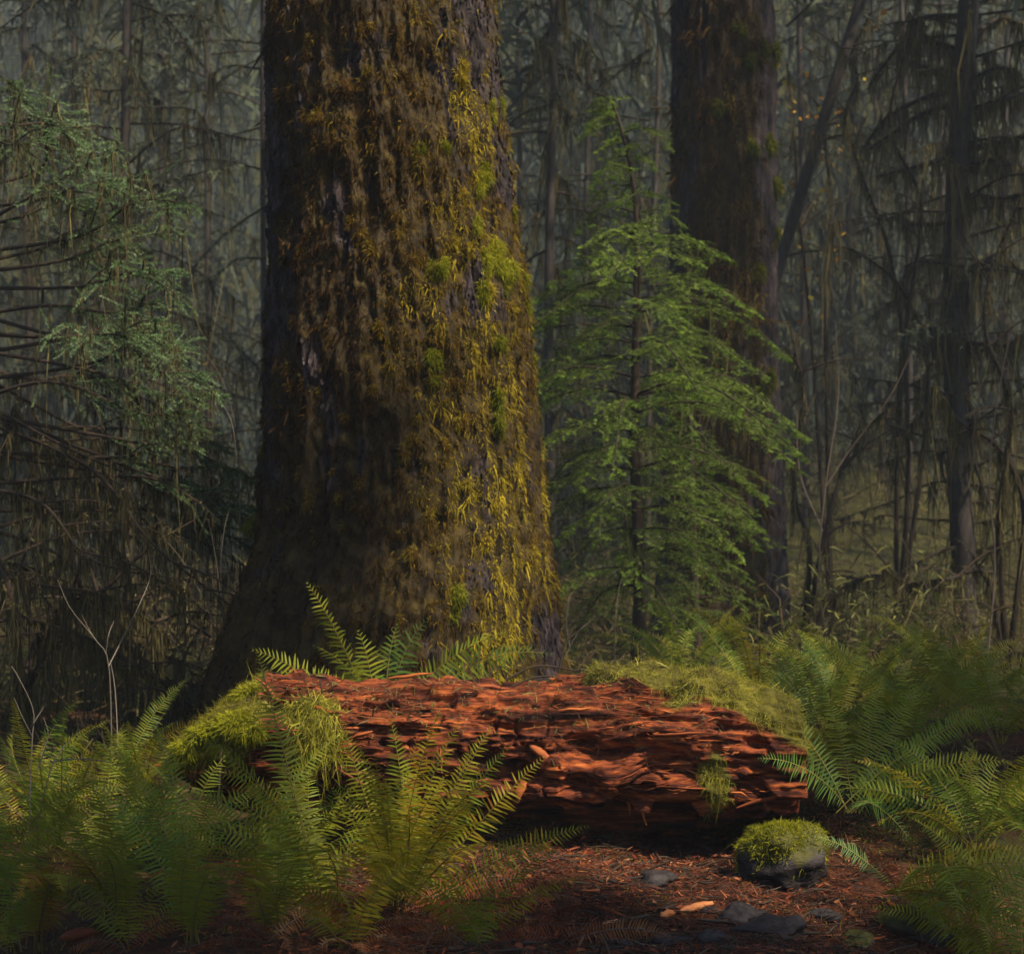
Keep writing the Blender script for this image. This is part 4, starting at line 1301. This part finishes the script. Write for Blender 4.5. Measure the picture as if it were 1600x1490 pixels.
# ferns on the bank right of the log
b4 = np.array([(1325 - 800) * 5.75 / FPX, 5.75, CAMH + (HOR - 1270) * 5.75 / FPX])
fern(b4, [(at(u, v, Y), ar, .072, ro, ti * .85) for (u, v, Y, ar, ro, ti) in [(1500, 1252, 5.4, .10, -.9, .95), (1425, 1315, 5.1, .20, -.9, .98), (1185, 1185, 5.4, .12, .9, .95), (1500, 1130, 5.8, .06, -.6, .8), (1520, 1205, 5.6, .10, -.8, .75),
                                                                     (1450, 1060, 6.1, .08, -.4, .6), (1380, 1050, 6.2, .05, -.3, .55), (1160, 1075, 6.0, .16, .5, .9), (1580, 1190, 5.6, .14, -.8, .5), (1290, 1080, 6.2, .05, .2, .6), (1570, 1100, 6.0, .1, -.6, .6)]],
     'silvery green fern spreading over the bank at the log end')
b5 = np.array([(1400 - 800) * 5.1 / FPX, 5.15, float(ground_z(1.39, 5.15)) + .05])
fern(b5, [(at(u, v, Y), ar, .070, ro, ti * .8) for (u, v, Y, ar, ro, ti) in [(1550, 1430, 4.6, .12, -.8, .5), (1600, 1400, 4.8, .12, -.8, .4), (1560, 1470, 4.5, .14, -.9, .45), (1620, 1330, 5.0, .12, -.8, .4), (1500, 1330, 4.9, .1, -.6, .35),
                                                                     (1640, 1460, 4.6, .1, -.8, .5), (1480, 1470, 4.5, .15, -.6, .8)]]
     + [(at(1270, 1305, 5.0), .10, .045, .4, 1.0)] + [(at(1555, 1465, 4.5), .06, .05, -.3, .9, True), (at(1350, 1330, 4.9), .06, .05, -.3, .5, True)],
     'drooping fern with long fronds trailing down beside the mossy rock')
for (u, Yq, v, lab) in [(1530, 5.6, 1290, 'dark green fern crowding the lower bank'), (1290, 6.9, 1120, 'fern behind the mossy log top with a curled frond'), (1430, 7.2, 1110, 'lush fern on the crest of the bank'),
                        (1560, 7.0, 1130, 'pale-tipped fern at the bank crest beside the maple'), (1180, 7.6, 1085, 'fern tucked behind the golden log moss'), (1490, 8.2, 1085, 'fern in the hazy brush past the bank'),
                        (1340, 8.4, 1080, 'fern at the foot of the twisting sapling'), (1070, 8.9, 1060, 'small fern near the hemlock foot')]:
    b = at(u, v, Yq)
    b[2] = max(b[2] - .1, float(ground_z(b[0], Yq)))
    auto_fern(b, .72, 14, lab, tint=.52 if Yq < 7 else .48, pin=.066)
for (u, v, lab, tn) in [(300, 1370, 'shaded fern under the mossy log tip', .45), (60, 1280, 'dim fern deep in the shaded bed', .45), (430, 1390, 'fern growing against the underside of the log', .40)]:
    auto_fern(gz(u, v), .62, 7, lab, tint=tn, lift=(.35, 1.2), pin=.064, dead=1)
for (bq, Yb, lab, tps) in [((1470, 1365), 5.0, 'arching fern spilling down the lower bank beside the big boulder', [(1600, 1420, 4.6), (1545, 1490, 4.3), (1640, 1360, 4.9), (1590, 1480, 4.4), (1500, 1450, 4.4), (1580, 1330, 5.0), (1400, 1400, 4.6)]),
                           ((1545, 1290), 5.5, 'dense fern on the steep bank under the silvery fern', [(1620, 1200, 5.5), (1640, 1260, 5.3), (1480, 1210, 5.5), (1620, 1330, 5.0), (1560, 1190, 5.7), (1500, 1340, 5.0), (1680, 1300, 5.2)]),
                           ((1420, 1180), 6.4, 'tall fern on the bank shoulder behind the silvery one', [(1330, 1050, 6.3), (1400, 1020, 6.5), (1480, 1040, 6.4), (1540, 1080, 6.2), (1280, 1110, 6.1), (1590, 1130, 6.1), (1450, 1090, 5.9)])]:
    b = at(*bq, Yb)
    fern(b, [(at(u, v, Y), R.uniform(.10, .2), .074, R.uniform(-.8, .3), float(np.clip(.55 + R.normal(0, .12), .1, .95))) for (u, v, Y) in tps], lab)
for (u, Yq, lab) in [(1590, 4.7, 'fern hanging over the dark lower slope'), (30, 6.6, 'shadowed fern under the moss-draped branches'), (-20, 5.2, 'dark fern at the edge of the fern bed'), (190, 7.2, 'shadowed fern beside the great trunk foot'),
                     (150, 5.9, 'fern filling the gap behind the pale twigs'), (480, 5.2, 'small fern in the shade beneath the log')]:
    x = (u - 800) * Yq / FPX
    auto_fern(np.array([x, Yq, float(ground_z(x, Yq))]), .66, 11, lab, tint=.42, pin=.066)
# rusty dead fronds on the litter
for i, (u, v) in enumerate([(840, 1440), (760, 1420), (560, 1480), (420, 1485), (870, 1480)]):
    b = gz(u, min(v, 1480))
    fr = []
    for q in range(5):
        az = R.uniform(0, 6.28)
        tp = b + np.array([math.cos(az), math.sin(az) * .6, 0]) * R.uniform(.2, .4)
        tp[2] = float(ground_z(tp[0], tp[1])) + .03
        fr.append((tp, R.uniform(.1, .3), .045, R.uniform(-.5, .5), float(R.random()), True))
    fern(b + [0, 0, .01], fr, ['rust-red withered fern fronds beside the orange wood chunk side of the litter', 'rusty withered fronds at the foot of the large yellow-green fern', 'withered red fronds under the low green fern',
                                  'withered fronds beneath the rust-tinged short fern', 'matted rusty fronds by the small wet stone'][i], 'withered ferns on the litter', 'dead_fern')


# ------------------------------------------------------------------ stones, wood pieces, litter
def lump(c, size, name, label, cat, mat, group=None, seed=0, moss=False, rough=.3):
    a = np.linspace(0, 2 * np.pi, 40, endpoint=False)
    b = np.linspace(.02, np.pi - .02, 26)
    A, B = np.meshgrid(a, b)
    S = np.stack([np.sin(B) * np.cos(A), np.sin(B) * np.sin(A), np.cos(B)], -1)
    r = 1 + rough * fbm(S[..., 0] * 1.3 + seed, S[..., 1] * 1.3, S[..., 2] * 1.3, 3, seed) + .12 * np.round(2 * vn(S[..., 0] * 2 + seed, S[..., 1] * 2, S[..., 2] * 3.5, seed)) / 2
    r = r + .05 * fbm(S[..., 0] * 7, S[..., 1] * 7, S[..., 2] * 9, 3, seed)
    V = S * r[..., None] * np.array(size)
    ms = np.clip(.5 + S[..., 2] * .8 + .5 * fbm(S[..., 0] * 3, S[..., 1] * 3, S[..., 2] * 3, 3, seed + 9), 0, 1) if moss else np.zeros(A.shape)
    o = empty(name, tuple(c), label, cat, group)
    put(MB().add(V + c, grid_faces(26, 40, True), 0, ms), 'stone_body', mat, o)
    return o, V + c, S, ms


rk = gz(1225, 1392) + [0, .12, .10]
ro, V, S, ms = lump(rk, (.175, .15, .135), 'mossy_rock', 'dark wet rock capped with bright yellow-green moss', 'rock', M['rock'], seed=4, moss=True, rough=.55)
n = 16000
i = R.integers(0, V.shape[0] - 1, n)
j = R.integers(0, V.shape[1], n)
w1, w2 = R.random((n, 1)), R.random((n, 1))
P = (V[i, j] * (1 - w1) + V[i + 1, j] * w1) * (1 - w2) + (V[i, (j + 1) % 40] * (1 - w1) + V[i + 1, (j + 1) % 40] * w1) * w2
Sd = S[i, j]
k = R.random(n) < np.clip((Sd[:, 2] * 1.2 + .30 - .6 * np.clip(-Sd[:, 1], 0, 1) + 1.5 * fbm(P[:, 0] * 14, P[:, 1] * 14, P[:, 2] * 14, 3, 6)), 0, 1)
P, Sd = P[k], Sd[k]
n = len(P)
Vv, Q = strips(P, Sd + R.normal(size=(n, 3)) * .55, .014 * (.5 + R.gamma(2, .3, n)), .0036, .35, 2, wob=.3)
put(MB().add(Vv, Q, 0, per(np.clip(.66 + R.normal(0, .2, n), 0, 1), 6)), 'moss_cap', M['bright_moss'], ro, 'stuff')

for i, (u, v, sx, sz, lab) in enumerate([(1155, 1442, .075, .045, 'dark wet stone below the mossy rock, half sunk in red litter'), (1215, 1462, .12, .05, 'long dark stone slab sloping beside the rounded wet stones'), (1020, 1385, .085, .04, 'flat grey stone with a mossy edge in the middle of the litter'),
                                          (1112, 1428, .03, .018, 'small grey pebble in the red litter'), (1110, 1478, .05, .035, 'rounded dark stone at the litter edge'), (1050, 1480, .06, .025, 'low purple-grey stone beside the rounded dark stone'),
                                          (965, 1482, .045, .025, 'small wet stone by the fern fringe'), (1290, 1440, .06, .035, 'dark stone under the trailing withered frond'), (1425, 1455, .13, .07, 'big dark wet boulder on the lower slope'),
                                          (1152, 1375, .022, .016, 'tiny stone touching the base of the mossy rock'), (1180, 1440, .05, .035, 'knobbly dark stone next to the long slab'), (1340, 1480, .07, .04, 'half buried stone on the slope below the mossy rock')]):
    c = gz(u, min(v, 1486)) + [0, .03, sz * .12]
    lump(c, (sx, sx * .8, sz), 'stone', lab, 'stone', M['rock'], 'stones in the litter', seed=20 + i, moss=i in (8, 11), rough=.7)


def wood_piece(p, q, w, name, label, mat, tint, cat='wood'):
    t = np.linspace(0, 1, 8)[:, None]
    C = p * (1 - t) + q * t + R.normal(size=(8, 3)) * w * .12
    Vv, Qq = tubes(C, w * np.array([.3, .75, 1, .95, 1, .8, .6, .15]), 7)
    Vv += R.normal(size=Vv.shape) * w * .08
    tag(MB().add(Vv, Qq, 0, tint).build(name, mat), label, cat)


for (a, b, w, name, lab, mt, ti) in [((1062, 1428), (1118, 1414), .014, 'wood_chunk', 'bright orange splintered wood chunk on the litter', 'splinter', .9), ((1033, 1436), (1056, 1428), .013, 'wood_chunk', 'short orange wood stub beside the orange chunk', 'splinter', .85),
                                    ((930, 1420), (985, 1438), .010, 'stick', 'reddish brown stick lying across the litter', 'splinter', .3), ((955, 1444), (1020, 1432), .008, 'stick', 'dark grey stick crossing the reddish one', 'twig', .4),
                                    ((940, 1448), (968, 1440), .008, 'wood_chunk', 'small tan wood sliver by the crossed sticks', 'splinter', .95), ((1040, 1368), (1066, 1376), .009, 'wood_chunk', 'orange wood flake behind the flat grey stone', 'splinter', .75),
                                    ((95, 1474), (155, 1462), .022, 'wood_chunk', 'broken red-brown wood piece among the low ferns', 'splinter', .25), ((840, 1412), (870, 1408), .010, 'wood_chunk', 'rusty wood flake at the central fern edge', 'splinter', .5),
                                    ((985, 1400), (1005, 1410), .008, 'wood_chunk', 'red wood flake leaning on the flat grey stone', 'splinter', .6)]:
    A, B = gz(*a) + [0, 0, w * .8], gz(*b) + [0, 0, w * .8]
    wood_piece(A, B, w, name, lab, M[mt], ti, 'stick' if name == 'stick' else 'wood')

n = 62000
x = R.normal(.35, .85, n)
y = R.uniform(3.7, 6.4, n)
k = (np.abs(x) < 2.4)
x, y = x[k], y[k]
n = len(x)
z = ground_z(x, y) + .022 * fbm(x * 7, y * 7, 0, 4, 21) + .010 * fbm(x * 30, y * 30, 0, 2, 25) + .004 + .012 * R.random(n)
D = nrm(R.normal(size=(n, 3)) * [1, 1, .25])
V, Q = strips(np.stack([x, y, z], -1), D, R.gamma(1.3, .011, n) + .005, R.gamma(1.4, .0018, n) + .0012, 0, 1, wdir=np.cross(D, UP) + R.normal(size=(n, 3)) * .5, tip=.4)
tag(MB().add(V, Q, 0, per(np.clip(.42 + .5 * fbm(x * 3, y * 3, 0, 3, 5) + R.normal(0, .2, n), 0, 1), 4)).build('wood_litter', M['litter']),
    'red-brown crumbled wood and needle litter covering the ground', 'litter', kind='stuff')
n = 2600
x, y = R.normal(.4, .8, n), R.uniform(3.9, 6.2, n)
z = ground_z(x, y) + .022 * fbm(x * 7, y * 7, 0, 4, 21) + .014
D = nrm(R.normal(size=(n, 3)) * [1, 1, .15])
PP = np.stack([x, y, z], -1)[:, None] + D[:, None] * ((R.gamma(2, .035, n) + .02)[:, None] * np.linspace(-.5, .5, 4))[..., None] + R.normal(size=(n, 4, 3)) * .003
mb = MB().add(*tubes(PP, (R.gamma(2, .0008, n) + .0008)[:, None] * np.array([.8, 1, .8, .4]), 4), 0, per(R.random(n) * .6, 16))
tag(mb.build('fallen_twigs', M['twig']), 'fine dark fallen twigs strewn over the litter', 'twigs', kind='stuff')
n = 1500
x, y = R.normal(.4, .9, n), R.uniform(3.9, 6.3, n)
V, Q = strips(np.stack([x, y, ground_z(x, y) + .022 * fbm(x * 7, y * 7, 0, 4, 21) + .016], -1), R.normal(size=(n, 3)) * [1, 1, .3], R.uniform(.015, .05, n), R.uniform(.008, .022, n), .1, 2, shape='leaf',
              wdir=R.normal(size=(n, 3)) * [1, 1, .3])
tag(MB().add(V, Q, 0, per(np.clip(R.normal(.5, .3, n), 0, 1), 6)).build('fallen_leaves', M['dead_fern']), 'small curled brown leaves and frond scraps on the litter', 'leaves', kind='stuff')
# moss patches on the ground
n = 50000
x, y = R.uniform(-2.4, 2.6, n), R.uniform(4.0, 7.4, n)
dens = fbm(x * 2.4, y * 2.4, 0, 4, 44) * 1.6 + .50 * sstep(.8, 1.4, x) + .2 * sstep(-.2, -.8, x) - .20 + .9 * np.exp(-((x - .98) ** 2 + (y - 4.95) ** 2) / .02)
k = R.random(n) < dens
x, y = x[k], y[k]
n = len(x)
V, Q = strips(np.stack([x, y, ground_z(x, y) + .022 * fbm(x * 7, y * 7, 0, 4, 21)], -1), R.normal(size=(n, 3)) * .6 + UP, R.uniform(.015, .05, n), .004, .3, 2, wob=.1)
tag(MB().add(V, Q, 0, per(np.clip(.4 + R.normal(0, .2, n), 0, 1), 6)).build('ground_moss', M['log_moss']), 'thin green moss patches creeping over the litter', 'moss', kind='stuff')


# ------------------------------------------------------------------ bare twiggy shrubs
def twigs(lines, Yq, label, r0=.006, mat='pale_twig'):
    b = at(*lines[0][0], Yq)
    o = empty('bare_shrub', (b[0], Yq, float(ground_z(b[0], Yq))), label, 'shrub')
    for ln in lines:
        C = curve([at(u, v, Yq + R.uniform(-.08, .08) * (i > 0)) for i, (u, v) in enumerate(ln)], 14)
        put(MB().add(*tubes(C, np.linspace(r0, r0 * .3, 14), 5), 0, float(R.uniform(.2, .9))), 'stem', M[mat], o)
    return o


twigs([[(45, 1300), (50, 1160), (52, 1110), (30, 1060), (18, 1040)], [(50, 1150), (35, 1120), (22, 1090)], [(52, 1130), (70, 1100), (80, 1070)], [(60, 1200), (75, 1150), (68, 1120)],
       [(55, 1300), (80, 1200), (105, 1160), (150, 1110)], [(80, 1190), (120, 1185), (170, 1190), (200, 1205)]], 5.4, 'pale bare twiggy shrub rising from the fern bed', .0032)
twigs([[(175, 1190), (170, 1040), (150, 1000), (110, 950), (90, 905)], [(170, 1040), (190, 1000), (215, 950), (235, 900), (232, 860)], [(165, 1020), (170, 990), (178, 970)], [(150, 1000), (140, 985), (128, 960)],
       [(185, 1180), (180, 1080), (172, 1030)]], 6.8, 'slender grey twigs branching upward near the trunk foot', .0030)
twigs([[(355, 1080), (345, 900), (350, 830), (360, 790)], [(345, 930), (335, 860), (325, 810)], [(375, 820), (372, 700), (350, 600), (305, 530)], [(370, 720), (362, 660), (340, 620)], [(300, 1060), (240, 940), (205, 880)],
       [(330, 1060), (290, 960), (240, 880)], [(360, 1040), (300, 900), (240, 820)], [(345, 1050), (310, 980), (250, 930)]], 8.0, 'thin straw-coloured stems beside the great trunk', .0032)
twigs([[(880, 1030), (905, 985), (930, 965)], [(890, 1010), (885, 970), (892, 925)], [(960, 1030), (962, 960), (970, 905)]], 8.2, 'fine leafless stems between trunk and hemlock', .0035)
twigs([[(1300, 1060), (1280, 900), (1290, 760), (1310, 620), (1305, 500)], [(1285, 830), (1250, 740), (1245, 640)], [(1290, 760), (1330, 700), (1390, 620), (1420, 560)], [(1540, 1060), (1555, 880), (1545, 740), (1570, 560), (1600, 470)],
       [(1550, 800), (1520, 700), (1530, 600), (1500, 480)], [(1440, 1060), (1450, 930), (1400, 820), (1380, 720)]], 11.5, 'tall leafless shrub in the brush beyond the bank', .008, 'twig')


# ------------------------------------------------------------------ crowns above the picture and added, unseen shade trees beside the viewer
def canopy(o, cx, cy, z0, z1, rad, n):
    """foliage of a tree's upper crown, on real limbs"""
    mb = MB()
    nl = 16
    zz = np.linspace(z0, z1, nl)
    for i in range(nl):
        az = i * 2.399
        L = rad * (1 - .6 * i / nl)
        p0 = np.array([cx, cy, zz[i]])
        d = np.array([math.cos(az), math.sin(az), 0])
        mb.add(*tubes(curve([p0, p0 + d * L * .5 + UP * .1, p0 + d * L - UP * .4], 6), np.linspace(.06, .015, 6), 5), 0, .2)
        m = n // nl
        t = R.random(m) ** .7
        P = p0 + d * (L * t)[:, None] + R.normal(size=(m, 3)) * [.55, .55, .22]
        mb.add(*strips(P, R.normal(size=(m, 3)) * [1, 1, .4] - UP * .3, R.uniform(.35, .8, m), R.uniform(.05, .14, m), .3, 2, shape='leaf'), 1, per(np.clip(R.normal(.5, .2, m), 0, 1), 6))
    put(mb, 'crown', [M['twig'], M['far_needle']], o)


canopy(big, -.6, 8.3, 9.5, 15.5, 3.4, 1900)
canopy(second, 1.9, 13.8, 10.5, 17, 3.0, 1800)
canopy(spr, sb[0], SY, 6.5, 9, 2.0, 1500)
for q in FAR:
    canopy(q[0], q[1], q[2], q[3], q[4], 2.4, 420)

# unseen shade trees added: foliage clumps block sun at dark points, spare lit ones
litp, dark = [], []
for (lo, hi, v0, v1, m) in [(.45, .92, 60, 980, 90)]:
    x_ = R.uniform(lo, hi, m)
    th_ = np.arcsin(x_)
    z_ = CAMH + (HOR - R.uniform(v0, v1, m)) * 7.8 / FPX
    litp.append(T1.surf(th_, z_))
m = 60
litp.append(log_surf((R.uniform(600, 985, m) - 800) * 5.95 / FPX, R.uniform(0, 75, m)))
litp.append(log_surf((R.uniform(290, 600, 40) - 800) * 5.95 / FPX, R.uniform(0, 90, 40)))
litp.append(log_surf((R.uniform(985, 1180, 14) - 800) * 5.95 / FPX, R.uniform(-10, 25, 14)))
litp.append(np.array([at(u, v, 4.8) for u, v in [(640, 1180), (700, 1150), (610, 1250), (690, 1280), (650, 1330), (740, 1240)]]))
litp.append(np.array([at(u, v, 4.95) for u, v in [(1210, 1320), (1260, 1335)]]))
litp.append(np.array([at(u, v, 10.4) for u, v in zip(R.uniform(850, 1200, 130), R.uniform(140, 850, 130))]))
litp.append(np.array([at(u, v, 8.0) for u, v in zip(R.uniform(20, 390, 60), R.uniform(170, 820, 60))]))
litp = np.concatenate(litp)
m = 70
dark.append(T1.surf(np.arcsin(R.uniform(-.95, .30, m)), R.uniform(.5, 4.7, m)))
m = 330
dark.append(log_surf((R.uniform(1010, 1300, m) - 800) * 5.95 / FPX, R.uniform(0, 110, m)))
m = 230
dark.append(np.array([at(R.uniform(-50, 520), R.uniform(1180, 1490), R.uniform(4.2, 5.6)) for _ in range(m)]))
dark.append(np.array([at(R.uniform(700, 1600), R.uniform(1320, 1490), R.uniform(4.2, 5.0)) for _ in range(m)]))
dark.append(np.array([at(R.uniform(1200, 1650), R.uniform(1030, 1300), R.uniform(5.6, 8.5)) for _ in range(110)]))
dark.append(np.array([at(R.uniform(830, 1250), R.uniform(150, 1000), R.uniform(10, 11)) for _ in range(10)]))
dark.append(np.array([at(R.uniform(-50, 400), R.uniform(850, 1090), R.uniform(7.4, 9.4)) for _ in range(200)]))
dark.append(np.array([at(R.uniform(850, 1700), R.uniform(0, 1000), R.uniform(12, 17)) for _ in range(120)]))
dark.append(T2.surf(R.uniform(-1.3, 1.3, 40), R.uniform(1, 7, 40)))
dark.append(np.array([at(R.uniform(1330, 1620), R.uniform(0, 700), 15.4) for _ in range(160)]))
dark = np.concatenate(dark)
tt_ = (R.uniform(9.5, 14.5, len(dark)) - dark[:, 2]) / SUN[2]
C_ = dark + SUN * tt_[:, None]


def ray_gap(c):
    w_ = c[:, None] - litp[None]
    a2 = (w_ * SUN).sum(-1)
    return np.linalg.norm(w_ - a2[..., None] * SUN, axis=-1).min(1)


C_ = C_[ray_gap(C_) > .50]
roots = np.array([[6.0, 4.2], [8.8, -4.8], [11.2, 3.2], [4.6, -5.4], [13.0, -1.2]])  # feet of the added, unseen conifers that carry the shading clumps
own = np.argmin(np.linalg.norm(C_[:, None, :2] - roots[None], axis=-1), axis=1)
for i, (rx, ry) in enumerate(roots):
    zg = float(ground_z(rx, ry))
    o = empty('conifer_tree', (rx, ry, zg), ['tall conifer standing off the bank beside the boulder, outside the picture', 'tall conifer well behind the viewer, outside the picture', 'tall conifer far off past the bank ferns, outside the picture',
                                                          'tall conifer close behind the viewer, outside the picture', 'outermost tall conifer beyond the bank, outside the picture'][i], 'tree', 'shade trees beside the viewer')
    put(MB().add(*tubes(curve([[rx, ry, zg - .2], [rx + .1, ry, 6], [rx, ry + .1, 12], [rx, ry, 17]], 20), np.linspace(.32, .08, 20), 10), 0, .2), 'trunk', M['bark_thin'], o)
    mb = MB()
    for c_ in C_[own == i]:
        if R.random() < .35:
            p0 = np.array([rx, ry, c_[2] + .5])
            cl_ = curve([p0, (p0 + c_) / 2 + UP * .15, c_], 6)
            if ray_gap(cl_).min() > .15:
                mb.add(*tubes(cl_, np.linspace(.04, .012, 6), 4), 0, .2)
        m = 16
        P = c_ + R.normal(size=(m, 3)) * .13
        mb.add(*strips(P, R.normal(size=(m, 3)), R.uniform(.16, .34, m), R.uniform(.04, .10, m), .3, 2, shape='leaf'), 1, per(np.clip(R.normal(.5, .2, m), 0, 1), 6))
    if mb.n:
        put(mb, 'crown', [M['twig'], M['far_needle']], o)

# ------------------------------------------------------------------ forest haze
hz = bpy.data.materials.new('haze')
hz.use_nodes = True
hn = hz.node_tree.nodes
hn.remove(hn['Principled BSDF'])
pv = hn.new('ShaderNodeVolumePrincipled')
pv.inputs['Color'].default_value = (.70, .83, 1.0, 1)
pv.inputs['Density'].default_value = 0.0016
hz.node_tree.links.new(pv.outputs[0], hn['Material Output'].inputs['Volume'])
c = np.array([[x, y, z] for x in (-92, 92) for y in (-31, 64) for z in (-3, 34)], float)
o = MB().add(c, np.array([[0, 1, 3, 2], [4, 6, 7, 5], [0, 4, 5, 1], [2, 3, 7, 6], [0, 2, 6, 4], [1, 5, 7, 3]]), 0, 0).build('haze', hz, smooth=False)
tag(o, 'thin bluish forest haze', 'haze', kind='stuff')
